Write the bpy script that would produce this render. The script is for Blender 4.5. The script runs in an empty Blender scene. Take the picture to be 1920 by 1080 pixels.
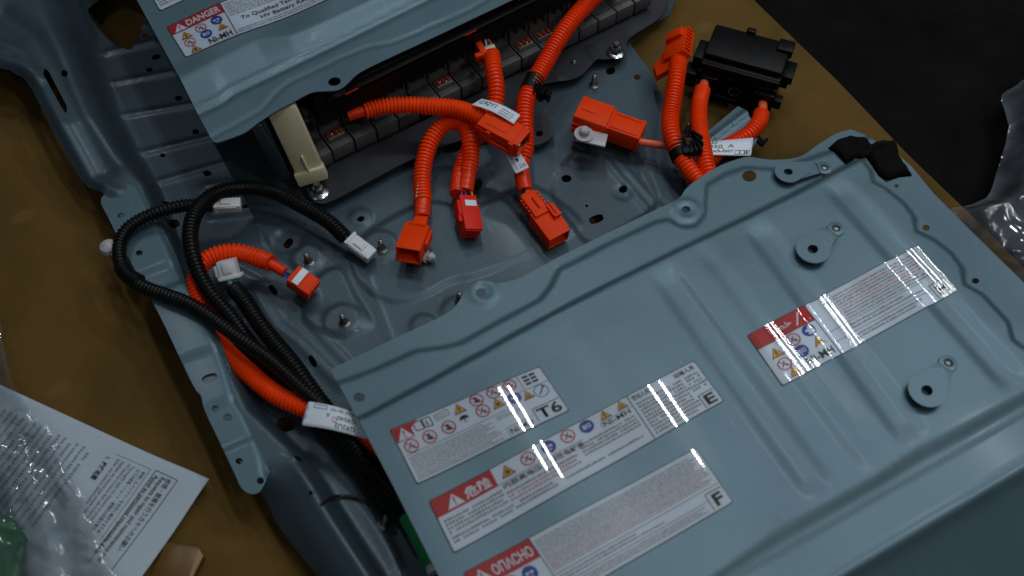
import bpy, bmesh, math, random
import numpy as np
from mathutils import Vector, Matrix
from mathutils.geometry import delaunay_2d_cdt

random.seed(7)
rng = np.random.default_rng(7)
SC = bpy.context.scene
COL = SC.collection
R = math.radians

# ------------------------------------------------------------------ camera
CAM_H, PITCH, YAW, F_PX = 0.95, R(57.4), R(29.0), 1850.0
cam_d = bpy.data.cameras.new('camera')
cam_d.sensor_width = 36.0
cam_d.lens = F_PX / 1920.0 * 36.0
cam_d.clip_start = 0.01
cam_d.clip_end = 100.0
cam = bpy.data.objects.new('camera', cam_d)
COL.objects.link(cam)
sy_, cy_, sp_, cp_ = math.sin(YAW), math.cos(YAW), math.sin(PITCH), math.cos(PITCH)
RIGHT = np.array([cy_, -sy_, 0.0])
FWD = np.array([sy_ * cp_, cy_ * cp_, -sp_])
UP = np.array([sy_ * sp_, cy_ * sp_, cp_])
cam.matrix_world = Matrix(((RIGHT[0], UP[0], -FWD[0], 0), (RIGHT[1], UP[1], -FWD[1], 0),
                           (RIGHT[2], UP[2], -FWD[2], CAM_H), (0, 0, 0, 1)))
SC.camera = cam
cam_d.dof.use_dof = True
cam_d.dof.aperture_fstop = 4.0
cam_d.dof.focus_distance = 1.19

# ------------------------------------------------------------------ world and lamps
world = bpy.data.worlds.new('World')
SC.world = world
world.use_nodes = True
bg = world.node_tree.nodes['Background']
bg.inputs[0].default_value = (0.55, 0.75, 1.0, 1)
bg.inputs[1].default_value = 0.03
SC.view_settings.view_transform = 'Standard'
SC.view_settings.look = 'None'
SC.view_settings.exposure = 0.12
SC.view_settings.gamma = 1.0


def strip_lamp(x, y, z, length, width, power, rot=0.0, aim=(0.3, 0.5, 0.05), col=(0.93, 0.97, 1.0)):
    """A ceiling strip lamp: long thin area light, its long side turned by rot about the vertical."""
    d = bpy.data.lights.new('strip_lamp', 'AREA')
    d.shape = 'RECTANGLE'
    d.size, d.size_y = width, length
    d.energy = power
    d.color = col
    o = bpy.data.objects.new('strip_lamp', d)
    COL.objects.link(o)
    o.location = (x, y, z)
    o.rotation_euler = (0, 0, rot)
    return o


COOL, WARM = (.94, .97, 1), (1, .98, .88)
for (lx, ly, ll, pw, lc) in ((0.80, 1.50, 0.5, 2.6, COOL), (0.93, 1.45, 0.5, 2.6, COOL), (1.33, 1.12, 0.4, 2.4, COOL), (1.50, 1.12, 0.4, 2.4, COOL),
                             (2.00, 0.9, 0.4, 3.0, COOL), (2.14, 0.9, 0.4, 3.0, COOL), (2.78, 1.25, 0.4, 3.5, COOL), (-0.2, 2.5, 0.6, 5, COOL), (1.3, 2.5, 0.6, 6, COOL),
                             (2.4, 0.3, 0.6, 12, COOL), (0.95, 0.2, 0.6, 8, COOL), (-1.6, 0.6, 0.6, 2, COOL), (0.9, -1.3, 0.6, 11, WARM), (-.6, -1.3, 0.6, 3, WARM)):
    strip_lamp(lx, ly, 2.9, ll, 0.03, pw, col=lc)


# ------------------------------------------------------------------ pixel -> place
def ray(px, py):
    return FWD + RIGHT * ((px - 960.0) / F_PX) - UP * ((py - 540.0) / F_PX)


def P(px, py, z):
    """The point of the place at height z that the photograph shows at (px, py)."""
    d = ray(px, py)
    t = (z - CAM_H) / d[2]
    return np.array([d[0] * t, d[1] * t, z])


def PX(pts, z):
    return [tuple(P(a, b, z)[:2]) for a, b in pts]


def P3(pts):
    return [P(a, b, c) for a, b, c in pts]


def on(px, py, h):
    z = 0.03
    for _ in range(8):
        p = P(px, py, z)
        z = float(h(np.array([p[0]]), np.array([p[1]]))[0])
    return P(px, py, z)


def hole(px, py, rx, ry=None, ang=0.0, z=0.022, n=18, sq=1.0):
    """Outline of an opening, rx by ry photograph pixels about (px, py)."""
    ry = ry or rx
    out = []
    for k in range(n):
        a = 2 * math.pi * k / n
        ca, sa = math.cos(a), math.sin(a)
        ca = math.copysign(abs(ca) ** sq, ca)
        sa = math.copysign(abs(sa) ** sq, sa)
        x, y = rx * ca, ry * sa
        c, s = math.cos(ang), math.sin(ang)
        out.append(tuple(P(px + x * c - y * s, py + x * s + y * c, z)[:2]))
    return out


# ------------------------------------------------------------------ numeric helpers
def sst(t):
    t = np.clip(t, 0, 1)
    return t * t * (3 - 2 * t)


def d_line(x, y, pts, closed=False):
    pts = [p[:2] for p in pts]
    if closed:
        pts = pts + [pts[0]]
    best = np.full(np.shape(x), 1e9)
    for (ax, ay), (bx, by) in zip(pts[:-1], pts[1:]):
        dx, dy = bx - ax, by - ay
        L2 = dx * dx + dy * dy + 1e-12
        t = np.clip(((x - ax) * dx + (y - ay) * dy) / L2, 0, 1)
        best = np.minimum(best, (x - ax - t * dx) ** 2 + (y - ay - t * dy) ** 2)
    return np.sqrt(best)


def inside(x, y, poly):
    c = np.zeros(np.shape(x), bool)
    n = len(poly)
    for i in range(n):
        ax, ay = poly[i][:2]
        bx, by = poly[i - 1][:2]
        if ay == by:
            continue
        c ^= ((ay > y) != (by > y)) & (x < (bx - ax) * (y - ay) / (by - ay) + ax)
    return c


def sd_poly(x, y, poly):
    d = d_line(x, y, poly, True)
    return np.where(inside(x, y, poly), -d, d)


def fy(pts):
    """Line given by points -> x as a function of y."""
    p = sorted([(q[1], q[0]) for q in pts])
    ys, xs = [a for a, _ in p], [b for _, b in p]
    return lambda y: np.interp(y, ys, xs)


def fx(pts):
    p = sorted([(q[0], q[1]) for q in pts])
    xs, ys = [a for a, _ in p], [b for _, b in p]

    def f(x):
        x = np.asarray(x)
        r = np.interp(x, xs, ys)
        s0 = (ys[1] - ys[0]) / (xs[1] - xs[0])
        s1 = (ys[-1] - ys[-2]) / (xs[-1] - xs[-2])
        return np.where(x < xs[0], ys[0] + s0 * (x - xs[0]), np.where(x > xs[-1], ys[-1] + s1 * (x - xs[-1]), r))
    return f


def spline(pts, n=8, closed=False):
    """Catmull-Rom through the points."""
    p = [np.array(q, float) for q in pts]
    out = []
    m = len(p)
    rngi = range(m if closed else m - 1)
    for i in rngi:
        if closed:
            a, b, c, d = p[(i - 1) % m], p[i], p[(i + 1) % m], p[(i + 2) % m]
        else:
            b, c = p[i], p[i + 1]
            a = p[i - 1] if i > 0 else 2 * b - c
            d = p[i + 2] if i + 2 < m else 2 * c - b
        for k in range(n):
            t = k / n
            out.append(0.5 * (2 * b + (c - a) * t + (2 * a - 5 * b + 4 * c - d) * t * t + (3 * b - a - 3 * c + d) * t ** 3))
    if not closed:
        out.append(p[-1])
    return out


def resample(pts, step, closed=False):
    p = [np.array(q, float) for q in pts]
    if closed:
        p.append(p[0])
    out = [p[0]]
    for a, b in zip(p[:-1], p[1:]):
        L = np.linalg.norm(b - a)
        n = max(1, int(round(L / step)))
        for k in range(1, n + 1):
            out.append(a + (b - a) * k / n)
    if closed:
        out.pop()
    return out


def fill(outline, holes, step, jitter=0.0):
    """Triangulate an outline with openings, with a grid of points inside."""
    rings = [resample(outline, step, True)] + [resample(h, step, True) for h in holes]
    rp = [np.array(r)[:, :2] for r in rings]
    o = rp[0]
    x0, y0 = o.min(0)
    x1, y1 = o.max(0)
    gx, gy = np.meshgrid(np.arange(x0 + step * .5, x1, step), np.arange(y0 + step * .5, y1, step * 0.9))
    gx = gx + (np.arange(gx.shape[0]) % 2)[:, None] * step * 0.5
    gx, gy = gx.ravel(), gy.ravel()
    ok = inside(gx, gy, outline) & (d_line(gx, gy, [tuple(q) for q in outline], True) > step * 0.45)
    for h in rp[1:]:
        ok &= ~inside(gx, gy, h)
        near = (np.abs(gx - h[:, 0].mean()) < np.ptp(h[:, 0]) / 2 + step) & (np.abs(gy - h[:, 1].mean()) < np.ptp(h[:, 1]) / 2 + step)
        idx = np.where(near)[0]
        if len(idx):
            ok[idx] &= d_line(gx[idx], gy[idx], [tuple(q) for q in h], True) > step * 0.4
    pts, edges = [], []
    for r in rp:
        b = len(pts)
        pts += [Vector((float(q[0]), float(q[1]))) for q in r]
        edges += [(b + i, b + (i + 1) % len(r)) for i in range(len(r))]
    pts += [Vector((float(a), float(c))) for a, c in zip(gx[ok], gy[ok])]
    v, e, f, *_ = delaunay_2d_cdt(pts, edges, [], 0, 1e-7)
    V = np.array([(q.x, q.y) for q in v])
    T = np.array([t for t in f if len(t) == 3])
    c = V[T].mean(1)
    keep = inside(c[:, 0], c[:, 1], outline)
    for h in rp[1:]:
        keep &= ~inside(c[:, 0], c[:, 1], h)
    T = T[keep]
    a, b2, c2 = V[T[:, 0]], V[T[:, 1]], V[T[:, 2]]
    area = (b2[:, 0] - a[:, 0]) * (c2[:, 1] - a[:, 1]) - (b2[:, 1] - a[:, 1]) * (c2[:, 0] - a[:, 0])
    T[area < 0] = T[area < 0][:, ::-1]
    return V, T[np.abs(area) > 1e-13]


# ------------------------------------------------------------------ materials
MATS = {}


def mat(name, col, rough=0.5, metal=0.0, coat=0.0, var=0.12, scale=30.0, bump=0.0, bscale=400.0, spec=0.5,
        trans=0.0, alpha=1.0, sss=0.0, dirt=None, stretch=None, scratch=0.0):
    m = bpy.data.materials.new(name)
    m.use_nodes = True
    nt = m.node_tree
    b = nt.nodes['Principled BSDF']
    b.inputs['Roughness'].default_value = rough
    b.inputs['Metallic'].default_value = metal
    b.inputs['Coat Weight'].default_value = coat
    b.inputs['Coat Roughness'].default_value = 0.12
    b.inputs['Specular IOR Level'].default_value = spec
    b.inputs['Transmission Weight'].default_value = trans
    b.inputs['Alpha'].default_value = alpha
    if sss:
        b.inputs['Subsurface Weight'].default_value = sss
        b.inputs['Subsurface Radius'].default_value = (0.01, 0.008, 0.006)
        b.inputs['Subsurface Scale'].default_value = 0.6
    tc = nt.nodes.new('ShaderNodeTexCoord')
    src = tc.outputs['Object']
    if stretch:
        mp = nt.nodes.new('ShaderNodeMapping')
        mp.inputs['Scale'].default_value = stretch
        nt.links.new(src, mp.inputs['Vector'])
        src = mp.outputs[0]
    nz = nt.nodes.new('ShaderNodeTexNoise')
    nz.inputs['Scale'].default_value = scale
    nz.inputs['Detail'].default_value = 5
    nz.inputs['Roughness'].default_value = 0.6
    nt.links.new(src, nz.inputs['Vector'])
    rp = nt.nodes.new('ShaderNodeValToRGB')
    c = np.array(col)
    rp.color_ramp.elements[0].position = 0.3
    rp.color_ramp.elements[1].position = 0.7
    rp.color_ramp.elements[0].color = (*(c * (1 - var)), 1)
    rp.color_ramp.elements[1].color = (*np.minimum(c * (1 + var), 1), 1)
    nt.links.new(nz.outputs['Fac'], rp.inputs[0])
    out = rp.outputs[0]
    if dirt:
        dcol, dscale, lo, hi = dirt
        n2 = nt.nodes.new('ShaderNodeTexNoise')
        n2.inputs['Scale'].default_value = dscale
        n2.inputs['Detail'].default_value = 6
        n2.inputs['Distortion'].default_value = 0.4
        nt.links.new(src, n2.inputs['Vector'])
        r2 = nt.nodes.new('ShaderNodeValToRGB')
        r2.color_ramp.elements[0].position = lo
        r2.color_ramp.elements[1].position = hi
        r2.color_ramp.elements[0].color = (0, 0, 0, 1)
        r2.color_ramp.elements[1].color = (1, 1, 1, 1)
        nt.links.new(n2.outputs['Fac'], r2.inputs[0])
        mx = nt.nodes.new('ShaderNodeMix')
        mx.data_type = 'RGBA'
        mx.inputs[7].default_value = (*dcol, 1)
        nt.links.new(r2.outputs[0], mx.inputs[0])
        nt.links.new(out, mx.inputs[6])
        out = mx.outputs[2]
    if scratch:
        for rot, sc in ((0.5, (420, 26, 1)), (-0.9, (520, 34, 1))):
            mp2 = nt.nodes.new('ShaderNodeMapping')
            mp2.inputs['Rotation'].default_value = (0, 0, rot)
            mp2.inputs['Scale'].default_value = sc
            nt.links.new(tc.outputs['Object'], mp2.inputs['Vector'])
            n4 = nt.nodes.new('ShaderNodeTexNoise')
            n4.inputs['Scale'].default_value = 1.0
            n4.inputs['Detail'].default_value = 1
            nt.links.new(mp2.outputs[0], n4.inputs['Vector'])
            r4 = nt.nodes.new('ShaderNodeMapRange')
            r4.inputs['From Min'].default_value = 0.735
            r4.inputs['From Max'].default_value = 0.80
            r4.inputs['To Max'].default_value = scratch
            nt.links.new(n4.outputs['Fac'], r4.inputs['Value'])
            m4 = nt.nodes.new('ShaderNodeMix')
            m4.data_type = 'RGBA'
            m4.inputs[7].default_value = (0.30, 0.36, 0.38, 1)
            nt.links.new(r4.outputs[0], m4.inputs[0])
            nt.links.new(out, m4.inputs[6])
            out = m4.outputs[2]
        n5 = nt.nodes.new('ShaderNodeTexNoise')
        n5.inputs['Scale'].default_value = 420
        n5.inputs['Detail'].default_value = 1
        nt.links.new(tc.outputs['Object'], n5.inputs['Vector'])
        r5 = nt.nodes.new('ShaderNodeMapRange')
        r5.inputs['From Min'].default_value = 0.73
        r5.inputs['From Max'].default_value = 0.78
        r5.inputs['To Max'].default_value = 0.35
        nt.links.new(n5.outputs['Fac'], r5.inputs['Value'])
        m5 = nt.nodes.new('ShaderNodeMix')
        m5.data_type = 'RGBA'
        m5.inputs[7].default_value = (0.32, 0.34, 0.33, 1)
        nt.links.new(r5.outputs[0], m5.inputs[0])
        nt.links.new(out, m5.inputs[6])
        out = m5.outputs[2]
    nt.links.new(out, b.inputs['Base Color'])
    # roughness wear
    mr = nt.nodes.new('ShaderNodeMapRange')
    mr.inputs['To Min'].default_value = max(0.02, rough * 0.85)
    mr.inputs['To Max'].default_value = min(1, rough * 1.15)
    nt.links.new(nz.outputs['Fac'], mr.inputs['Value'])
    nt.links.new(mr.outputs[0], b.inputs['Roughness'])
    if bump:
        n3 = nt.nodes.new('ShaderNodeTexNoise')
        n3.inputs['Scale'].default_value = bscale
        n3.inputs['Detail'].default_value = 3
        nt.links.new(src, n3.inputs['Vector'])
        bp = nt.nodes.new('ShaderNodeBump')
        bp.inputs['Strength'].default_value = bump
        bp.inputs['Distance'].default_value = 0.001
        nt.links.new(n3.outputs['Fac'], bp.inputs['Height'])
        nt.links.new(bp.outputs[0], b.inputs['Normal'])
    MATS[name] = m
    return m


STEEL = (0.088, 0.152, 0.188)
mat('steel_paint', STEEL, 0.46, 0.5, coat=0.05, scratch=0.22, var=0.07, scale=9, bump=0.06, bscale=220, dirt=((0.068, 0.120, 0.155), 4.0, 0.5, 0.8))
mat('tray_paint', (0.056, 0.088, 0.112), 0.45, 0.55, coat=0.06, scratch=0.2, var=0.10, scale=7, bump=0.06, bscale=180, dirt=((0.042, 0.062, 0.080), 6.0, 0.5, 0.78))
mat('zinc', (0.42, 0.43, 0.44), 0.25, 1.0, var=0.15, scale=200)
mat('dark_zinc', (0.16, 0.165, 0.17), 0.35, 0.9, var=0.25, scale=300)
mat('rail_plate', (0.024, 0.026, 0.034), 0.55, 0.2, var=0.15, scale=25, bump=0.1)
mat('orange', (0.90, 0.056, 0.001), 0.34, var=0.08, scale=60, spec=0.32)
mat('orange_tape', (0.75, 0.036, 0.003), 0.28, var=0.10, scale=90, spec=0.3, bump=0.25, bscale=300)
mat('orange_plastic', (0.80, 0.049, 0.0005), 0.5, var=0.05, scale=80, spec=0.14, bump=0.05)
mat('red_plastic', (0.72, 0.022, 0.010), 0.48, var=0.08, scale=80, spec=0.16, bump=0.05)
mat('wire_orange', (0.80, 0.13, 0.06), 0.35, var=0.05)
mat('black_tube', (0.005, 0.005, 0.0055), 0.36, var=0.2, scale=80, spec=0.28)
mat('black_plastic', (0.0035, 0.0035, 0.004), 0.45, var=0.25, scale=60, spec=0.16, bump=0.08)
mat('foam', (0.005, 0.0048, 0.004), 0.85, var=0.4, scale=120, spec=0.08, bump=0.5, bscale=500, dirt=((0.028, 0.025, 0.015), 30, 0.58, 0.8))
mat('white_plastic', (0.62, 0.66, 0.70), 0.42, var=0.04, scale=60, sss=0.1)
mat('clear_white', (0.62, 0.60, 0.66), 0.35, var=0.05, scale=60, trans=0.35, sss=0.2)
mat('cream_plastic', (0.60, 0.57, 0.38), 0.45, var=0.10, scale=30, sss=0.2)
mat('module_grey', (0.095, 0.098, 0.10), 0.55, var=0.14, scale=60, bump=0.12)
mat('module_dark', (0.045, 0.046, 0.048), 0.6, var=0.2, scale=60, bump=0.1)
mat('copper_red', (0.35, 0.05, 0.02), 0.35, 0.2, var=0.4, scale=150)
mat('clear_cap', (0.55, 0.45, 0.42), 0.2, var=0.3, scale=200, trans=0.4)
mat('label_white', (0.66, 0.755, 0.86), 0.45, var=0.03, scale=20)
mat('label_red', (0.50, 0.012, 0.014), 0.45, var=0.05)
mat('label_black', (0.012, 0.012, 0.014), 0.5, var=0.1)
mat('label_grey', (0.055, 0.057, 0.07), 0.5, var=0.1)
mat('label_pink', (0.45, 0.06, 0.07), 0.5, var=0.1)
mat('label_yellow', (0.72, 0.40, 0.012), 0.45, var=0.05)
mat('label_blue', (0.015, 0.055, 0.36), 0.45, var=0.05)
mat('label_purple', (0.25, 0.06, 0.40), 0.5, var=0.05)
mat('paper', (0.41, 0.495, 0.575), 0.75, var=0.03, scale=15, bump=0.03)
mat('ink', (0.030, 0.032, 0.045), 0.7, var=0.2)
mat('ink_soft', (0.13, 0.14, 0.18), 0.7, var=0.2)
mat('green_tape', (0.006, 0.24, 0.065), 0.4, var=0.15, scale=40)
mat('amber', (0.11, 0.056, 0.007), 0.35, var=0.15, scale=30, spec=0.5)
mat('cardboard', (0.118, 0.070, 0.018), 0.75, var=0.12, scale=14, bump=0.06, bscale=600, spec=0.10,
    dirt=((0.075, 0.046, 0.0105), 3.2, 0.48, 0.62))
mat('cut_edge', (0.30, 0.20, 0.09), 0.8, var=0.2, scale=200)
mat('dark_floor', (0.0045, 0.0043, 0.0040), 0.7, var=0.6, scale=12, bump=0.5, bscale=60, spec=0.05,
    dirt=((0.034, 0.028, 0.016), 6.0, 0.60, 0.76))
for nm, c in (('wire_blue', (0.02, 0.05, 0.4)), ('wire_yellow', (0.6, 0.42, 0.03)), ('wire_black', (0.01, 0.01, 0.01)),
              ('wire_white', (0.55, 0.55, 0.5)), ('wire_violet', (0.2, 0.06, 0.35)), ('wire_teal', (0.03, 0.25, 0.28))):
    mat(nm, c, 0.4)


def film_mat(name, gloss_rough, ior, tint=(1, 1, 1), haze=0.0, hcol=(0.5, 0.55, 0.6), bump=0.0):
    m = bpy.data.materials.new(name)
    m.use_nodes = True
    nt = m.node_tree
    nt.nodes.remove(nt.nodes['Principled BSDF'])
    o = nt.nodes['Material Output']
    tr = nt.nodes.new('ShaderNodeBsdfTransparent')
    tr.inputs[0].default_value = (*tint, 1)
    gl = nt.nodes.new('ShaderNodeBsdfGlossy')
    gl.inputs['Roughness'].default_value = gloss_rough
    fr = nt.nodes.new('ShaderNodeFresnel')
    fr.inputs[0].default_value = ior
    base = tr.outputs[0]
    tc = nt.nodes.new('ShaderNodeTexCoord')
    if haze:
        df = nt.nodes.new('ShaderNodeBsdfDiffuse')
        df.inputs[0].default_value = (*hcol, 1)
        nz = nt.nodes.new('ShaderNodeTexNoise')
        nz.inputs['Scale'].default_value = 14
        nz.inputs['Detail'].default_value = 4
        nt.links.new(tc.outputs['Object'], nz.inputs['Vector'])
        mr = nt.nodes.new('ShaderNodeMapRange')
        mr.inputs['From Min'].default_value = 0.35
        mr.inputs['From Max'].default_value = 0.75
        mr.inputs['To Min'].default_value = haze * 0.4
        mr.inputs['To Max'].default_value = haze * 1.8
        nt.links.new(nz.outputs['Fac'], mr.inputs['Value'])
        mx = nt.nodes.new('ShaderNodeMixShader')
        nt.links.new(mr.outputs[0], mx.inputs[0])
        nt.links.new(tr.outputs[0], mx.inputs[1])
        nt.links.new(df.outputs[0], mx.inputs[2])
        base = mx.outputs[0]
    if bump:
        n3 = nt.nodes.new('ShaderNodeTexNoise')
        n3.inputs['Scale'].default_value = 60
        nt.links.new(tc.outputs['Object'], n3.inputs['Vector'])
        bp = nt.nodes.new('ShaderNodeBump')
        bp.inputs['Strength'].default_value = bump
        bp.inputs['Distance'].default_value = 0.002
        nt.links.new(n3.outputs['Fac'], bp.inputs['Height'])
        nt.links.new(bp.outputs[0], gl.inputs['Normal'])
        nt.links.new(bp.outputs[0], fr.inputs['Normal'])
    ms = nt.nodes.new('ShaderNodeMixShader')
    nt.links.new(fr.outputs[0], ms.inputs[0])
    nt.links.new(base, ms.inputs[1])
    nt.links.new(gl.outputs[0], ms.inputs[2])
    nt.links.new(ms.outputs[0], o.inputs['Surface'])
    MATS[name] = m


film_mat('laminate', 0.03, 1.8)
film_mat('bag_film', 0.05, 2.0, (0.94, 0.96, 0.97), haze=0.10, hcol=(0.55, 0.62, 0.68), bump=0.35)
film_mat('bag_film_dark', 0.05, 2.0, (0.94, 0.96, 0.98), haze=0.10, hcol=(0.62, 0.72, 0.85), bump=0.35)

# ------------------------------------------------------------------ object helpers
OFF = {}


def tag(o, label, cat, group=None, kind=None):
    if label:
        o['label'] = label
    if cat:
        o['category'] = cat
    if group:
        o['group'] = group
    if kind:
        o['kind'] = kind
    return o


def thing(name, loc, label, cat, group=None):
    o = bpy.data.objects.new(name, None)
    o.empty_display_size = 0.02
    COL.objects.link(o)
    o.location = tuple(float(a) for a in loc)
    OFF[o.name] = np.array(o.location)
    return tag(o, label, cat, group)


def link(name, me, parent=None, M=None):
    """Link mesh as an object; world coordinates are brought into the parent's frame."""
    o = bpy.data.objects.new(name, me)
    COL.objects.link(o)
    off = OFF.get(parent.name, np.zeros(3)) if parent else np.zeros(3)
    if M is None:
        if not me.get('shifted'):
            if np.any(off):
                me.transform(Matrix.Translation(Vector(-off)))
            me['shifted'] = True
        OFF[o.name] = off
    else:
        o.matrix_local = Matrix.Translation(Vector(-off)) @ M
        OFF[o.name] = off
    if parent:
        o.parent = parent
    return o


def mesh(name, V, F, mats, fm=None, smooth=True, auto=None):
    me = bpy.data.meshes.new(name)
    me.from_pydata([tuple(float(c) for c in v) for v in V], [], [tuple(int(i) for i in f) for f in F])
    for m in (mats if isinstance(mats, (list, tuple)) else [mats]):
        me.materials.append(MATS[m])
    if fm is not None:
        me.polygons.foreach_set('material_index', [int(i) for i in fm])
    me.polygons.foreach_set('use_smooth', [smooth] * len(me.polygons))
    if auto is not None:
        me.set_sharp_from_angle(angle=R(auto))
    me.update()
    return me


class MB:
    """Collects bevelled boxes, prisms, tubes and lathes into one mesh."""

    def __init__(s):
        s.V, s.F, s.M, s.mats = [], [], [], []

    def mi(s, m):
        if m not in s.mats:
            s.mats.append(m)
        return s.mats.index(m)

    def add(s, V, F, m):
        b = len(s.V)
        i = s.mi(m)
        s.V += [tuple(float(c) for c in v) for v in V]
        s.F += [tuple(int(b + q) for q in f) for f in F]
        s.M += [i] * len(F)

    def bm(s, bm, m, M=None):
        if M is not None:
            bm.transform(M)
        bm.verts.index_update()
        s.add([v.co for v in bm.verts], [[v.index for v in f.verts] for f in bm.faces], m)
        bm.free()

    def box(s, c, size, m, M=None, bev=0.0008, taper=None):
        bm = bmesh.new()
        bmesh.ops.create_cube(bm, size=1.0)
        for v in bm.verts:
            f = 1.0
            if taper and v.co.x > 0:
                f = taper
            v.co = Vector((v.co.x * size[0] + c[0], v.co.y * size[1] * f + c[1], v.co.z * size[2] * f + c[2]))
        if bev:
            bmesh.ops.bevel(bm, geom=list(bm.edges), offset=min(bev, min(size) * 0.3), segments=2, profile=0.5, affect='EDGES')
        s.bm(bm, m, M)

    def prism(s, poly, z0, z1, m, M=None, bev=0.0):
        bm = bmesh.new()
        a = [bm.verts.new((p[0], p[1], z0)) for p in poly]
        b = [bm.verts.new((p[0], p[1], z1)) for p in poly]
        n = len(poly)
        bm.faces.new(a[::-1])
        bm.faces.new(b)
        for i in range(n):
            bm.faces.new((a[i], a[(i + 1) % n], b[(i + 1) % n], b[i]))
        bmesh.ops.recalc_face_normals(bm, faces=bm.faces)
        if bev:
            bmesh.ops.bevel(bm, geom=[e for e in bm.edges if e.calc_face_angle(0) > 0.5], offset=bev, segments=2, profile=0.5, affect='EDGES')
        s.bm(bm, m, M)

    def lathe(s, prof, m, M=None, seg=18, polyg=0):
        V, F = [], []
        n = seg
        for r, z in prof:
            for k in range(n):
                a = 2 * math.pi * k / n
                V.append(Vector((r * math.cos(a), r * math.sin(a), z)))
        for i in range(len(prof) - 1):
            for k in range(n):
                F.append((i * n + k, i * n + (k + 1) % n, (i + 1) * n + (k + 1) % n, (i + 1) * n + k))
        F.append(tuple(range((len(prof) - 1) * n, len(prof) * n)))
        F.append(tuple(range(n))[::-1])
        if M is not None:
            V = [M @ v for v in V]
        s.add(V, F, m)

    def tube(s, pts, rad, m, seg=12, flat=1.0):
        """pts: 3D samples; rad: radius or list of radii."""
        p = np.array(pts, float)
        n = len(p)
        rad = np.full(n, rad) if np.isscalar(rad) else np.array(rad)
        t = np.gradient(p, axis=0)
        t /= np.linalg.norm(t, axis=1)[:, None] + 1e-12
        ref = np.array([0, 0, 1.0])
        if abs(t[0] @ ref) > 0.9:
            ref = np.array([1.0, 0, 0])
        u = np.cross(t[0], ref)
        u /= np.linalg.norm(u)
        V = np.zeros((n, seg, 3))
        an = np.arange(seg) * 2 * math.pi / seg
        for i in range(n):
            u = u - (u @ t[i]) * t[i]
            u /= np.linalg.norm(u)
            w = np.cross(t[i], u)
            V[i] = p[i] + rad[i] * (np.cos(an)[:, None] * u + flat * np.sin(an)[:, None] * w)
        F = []
        for i in range(n - 1):
            for k in range(seg):
                F.append((i * seg + k, i * seg + (k + 1) % seg, (i + 1) * seg + (k + 1) % seg, (i + 1) * seg + k))
        F.append(tuple(range((n - 1) * seg, n * seg)))
        F.append(tuple(range(seg))[::-1])
        s.add(V.reshape(-1, 3), F, m)

    def build(s, name, parent=None, smooth=True, auto=35, M=None):
        me = mesh(name, s.V, s.F, s.mats, s.M, smooth, auto)
        return link(name, me, parent, M)


def sheet(name, outline, holes, h, step, m, parent, thick=0.0014, kind=None):
    """Pressed sheet metal: an outline with openings, lifted to the height h(x, y), with thickness."""
    V, T = fill(outline, holes, step)
    z = h(V[:, 0], V[:, 1])
    me = mesh(name, np.column_stack([V, z]), T, m)
    o = link(name, me, parent)
    if thick:
        md = o.modifiers.new('thickness', 'SOLIDIFY')
        md.thickness = thick
        md.offset = -1
        es = o.modifiers.new('crisp_rim', 'EDGE_SPLIT')
        es.split_angle = R(55)
    return o


def frame(a, b, up=(0, 0, 1)):
    """Frame at a whose x axis points to b and whose z axis is nearest to up."""
    a, b = Vector(a), Vector(b)
    x = (b - a).normalized()
    u = Vector(up)
    y = u.cross(x).normalized()
    z = x.cross(y)
    M = Matrix((x, y, z)).transposed().to_4x4()
    M.translation = a
    return M, (b - a).length


# ------------------------------------------------------------------ text and print
_tc = {}


def text2d(body, bold=0.0):
    k = (body, bold)
    if k in _tc:
        return _tc[k]
    c = bpy.data.curves.new('lettering_curve', 'FONT')
    c.body = body
    c.size = 1.0
    c.offset = bold
    c.resolution_u = 3
    o = bpy.data.objects.new('lettering_curve', c)
    COL.objects.link(o)
    dg = bpy.context.evaluated_depsgraph_get()
    me = bpy.data.meshes.new_from_object(o.evaluated_get(dg))
    V = np.array([v.co[:2] for v in me.vertices]) if len(me.vertices) else np.zeros((0, 2))
    F = [tuple(p.vertices) for p in me.polygons]
    bpy.data.objects.remove(o)
    bpy.data.curves.remove(c)
    bpy.data.meshes.remove(me)
    _tc[k] = (V, F)
    return V, F


class Map:
    """Places flat artwork (W by H units, y up) on a patch of the scene."""

    def __init__(s, TL, TR, BR, BL, W, H, h=None, bend=None):
        s.c = [np.array(q, float) for q in (TL, TR, BR, BL)]
        s.W, s.H, s.h, s.bend = W, H, h, bend

    def __call__(s, pts, off):
        p = np.asarray(pts, float)
        u = (p[:, 0] / s.W)[:, None]
        v = (1 - p[:, 1] / s.H)[:, None]
        TL, TR, BR, BL = s.c
        q = (TL * (1 - u) + TR * u) * (1 - v) + (BL * (1 - u) + BR * u) * v
        if s.h is not None:
            q[:, 2] = s.h(q[:, 0], q[:, 1]) + off
        else:
            q[:, 2] += off
            if s.bend:
                q[:, 2] += s.bend(u[:, 0], v[:, 0])
        return q


LAYER = 0.00014


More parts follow.
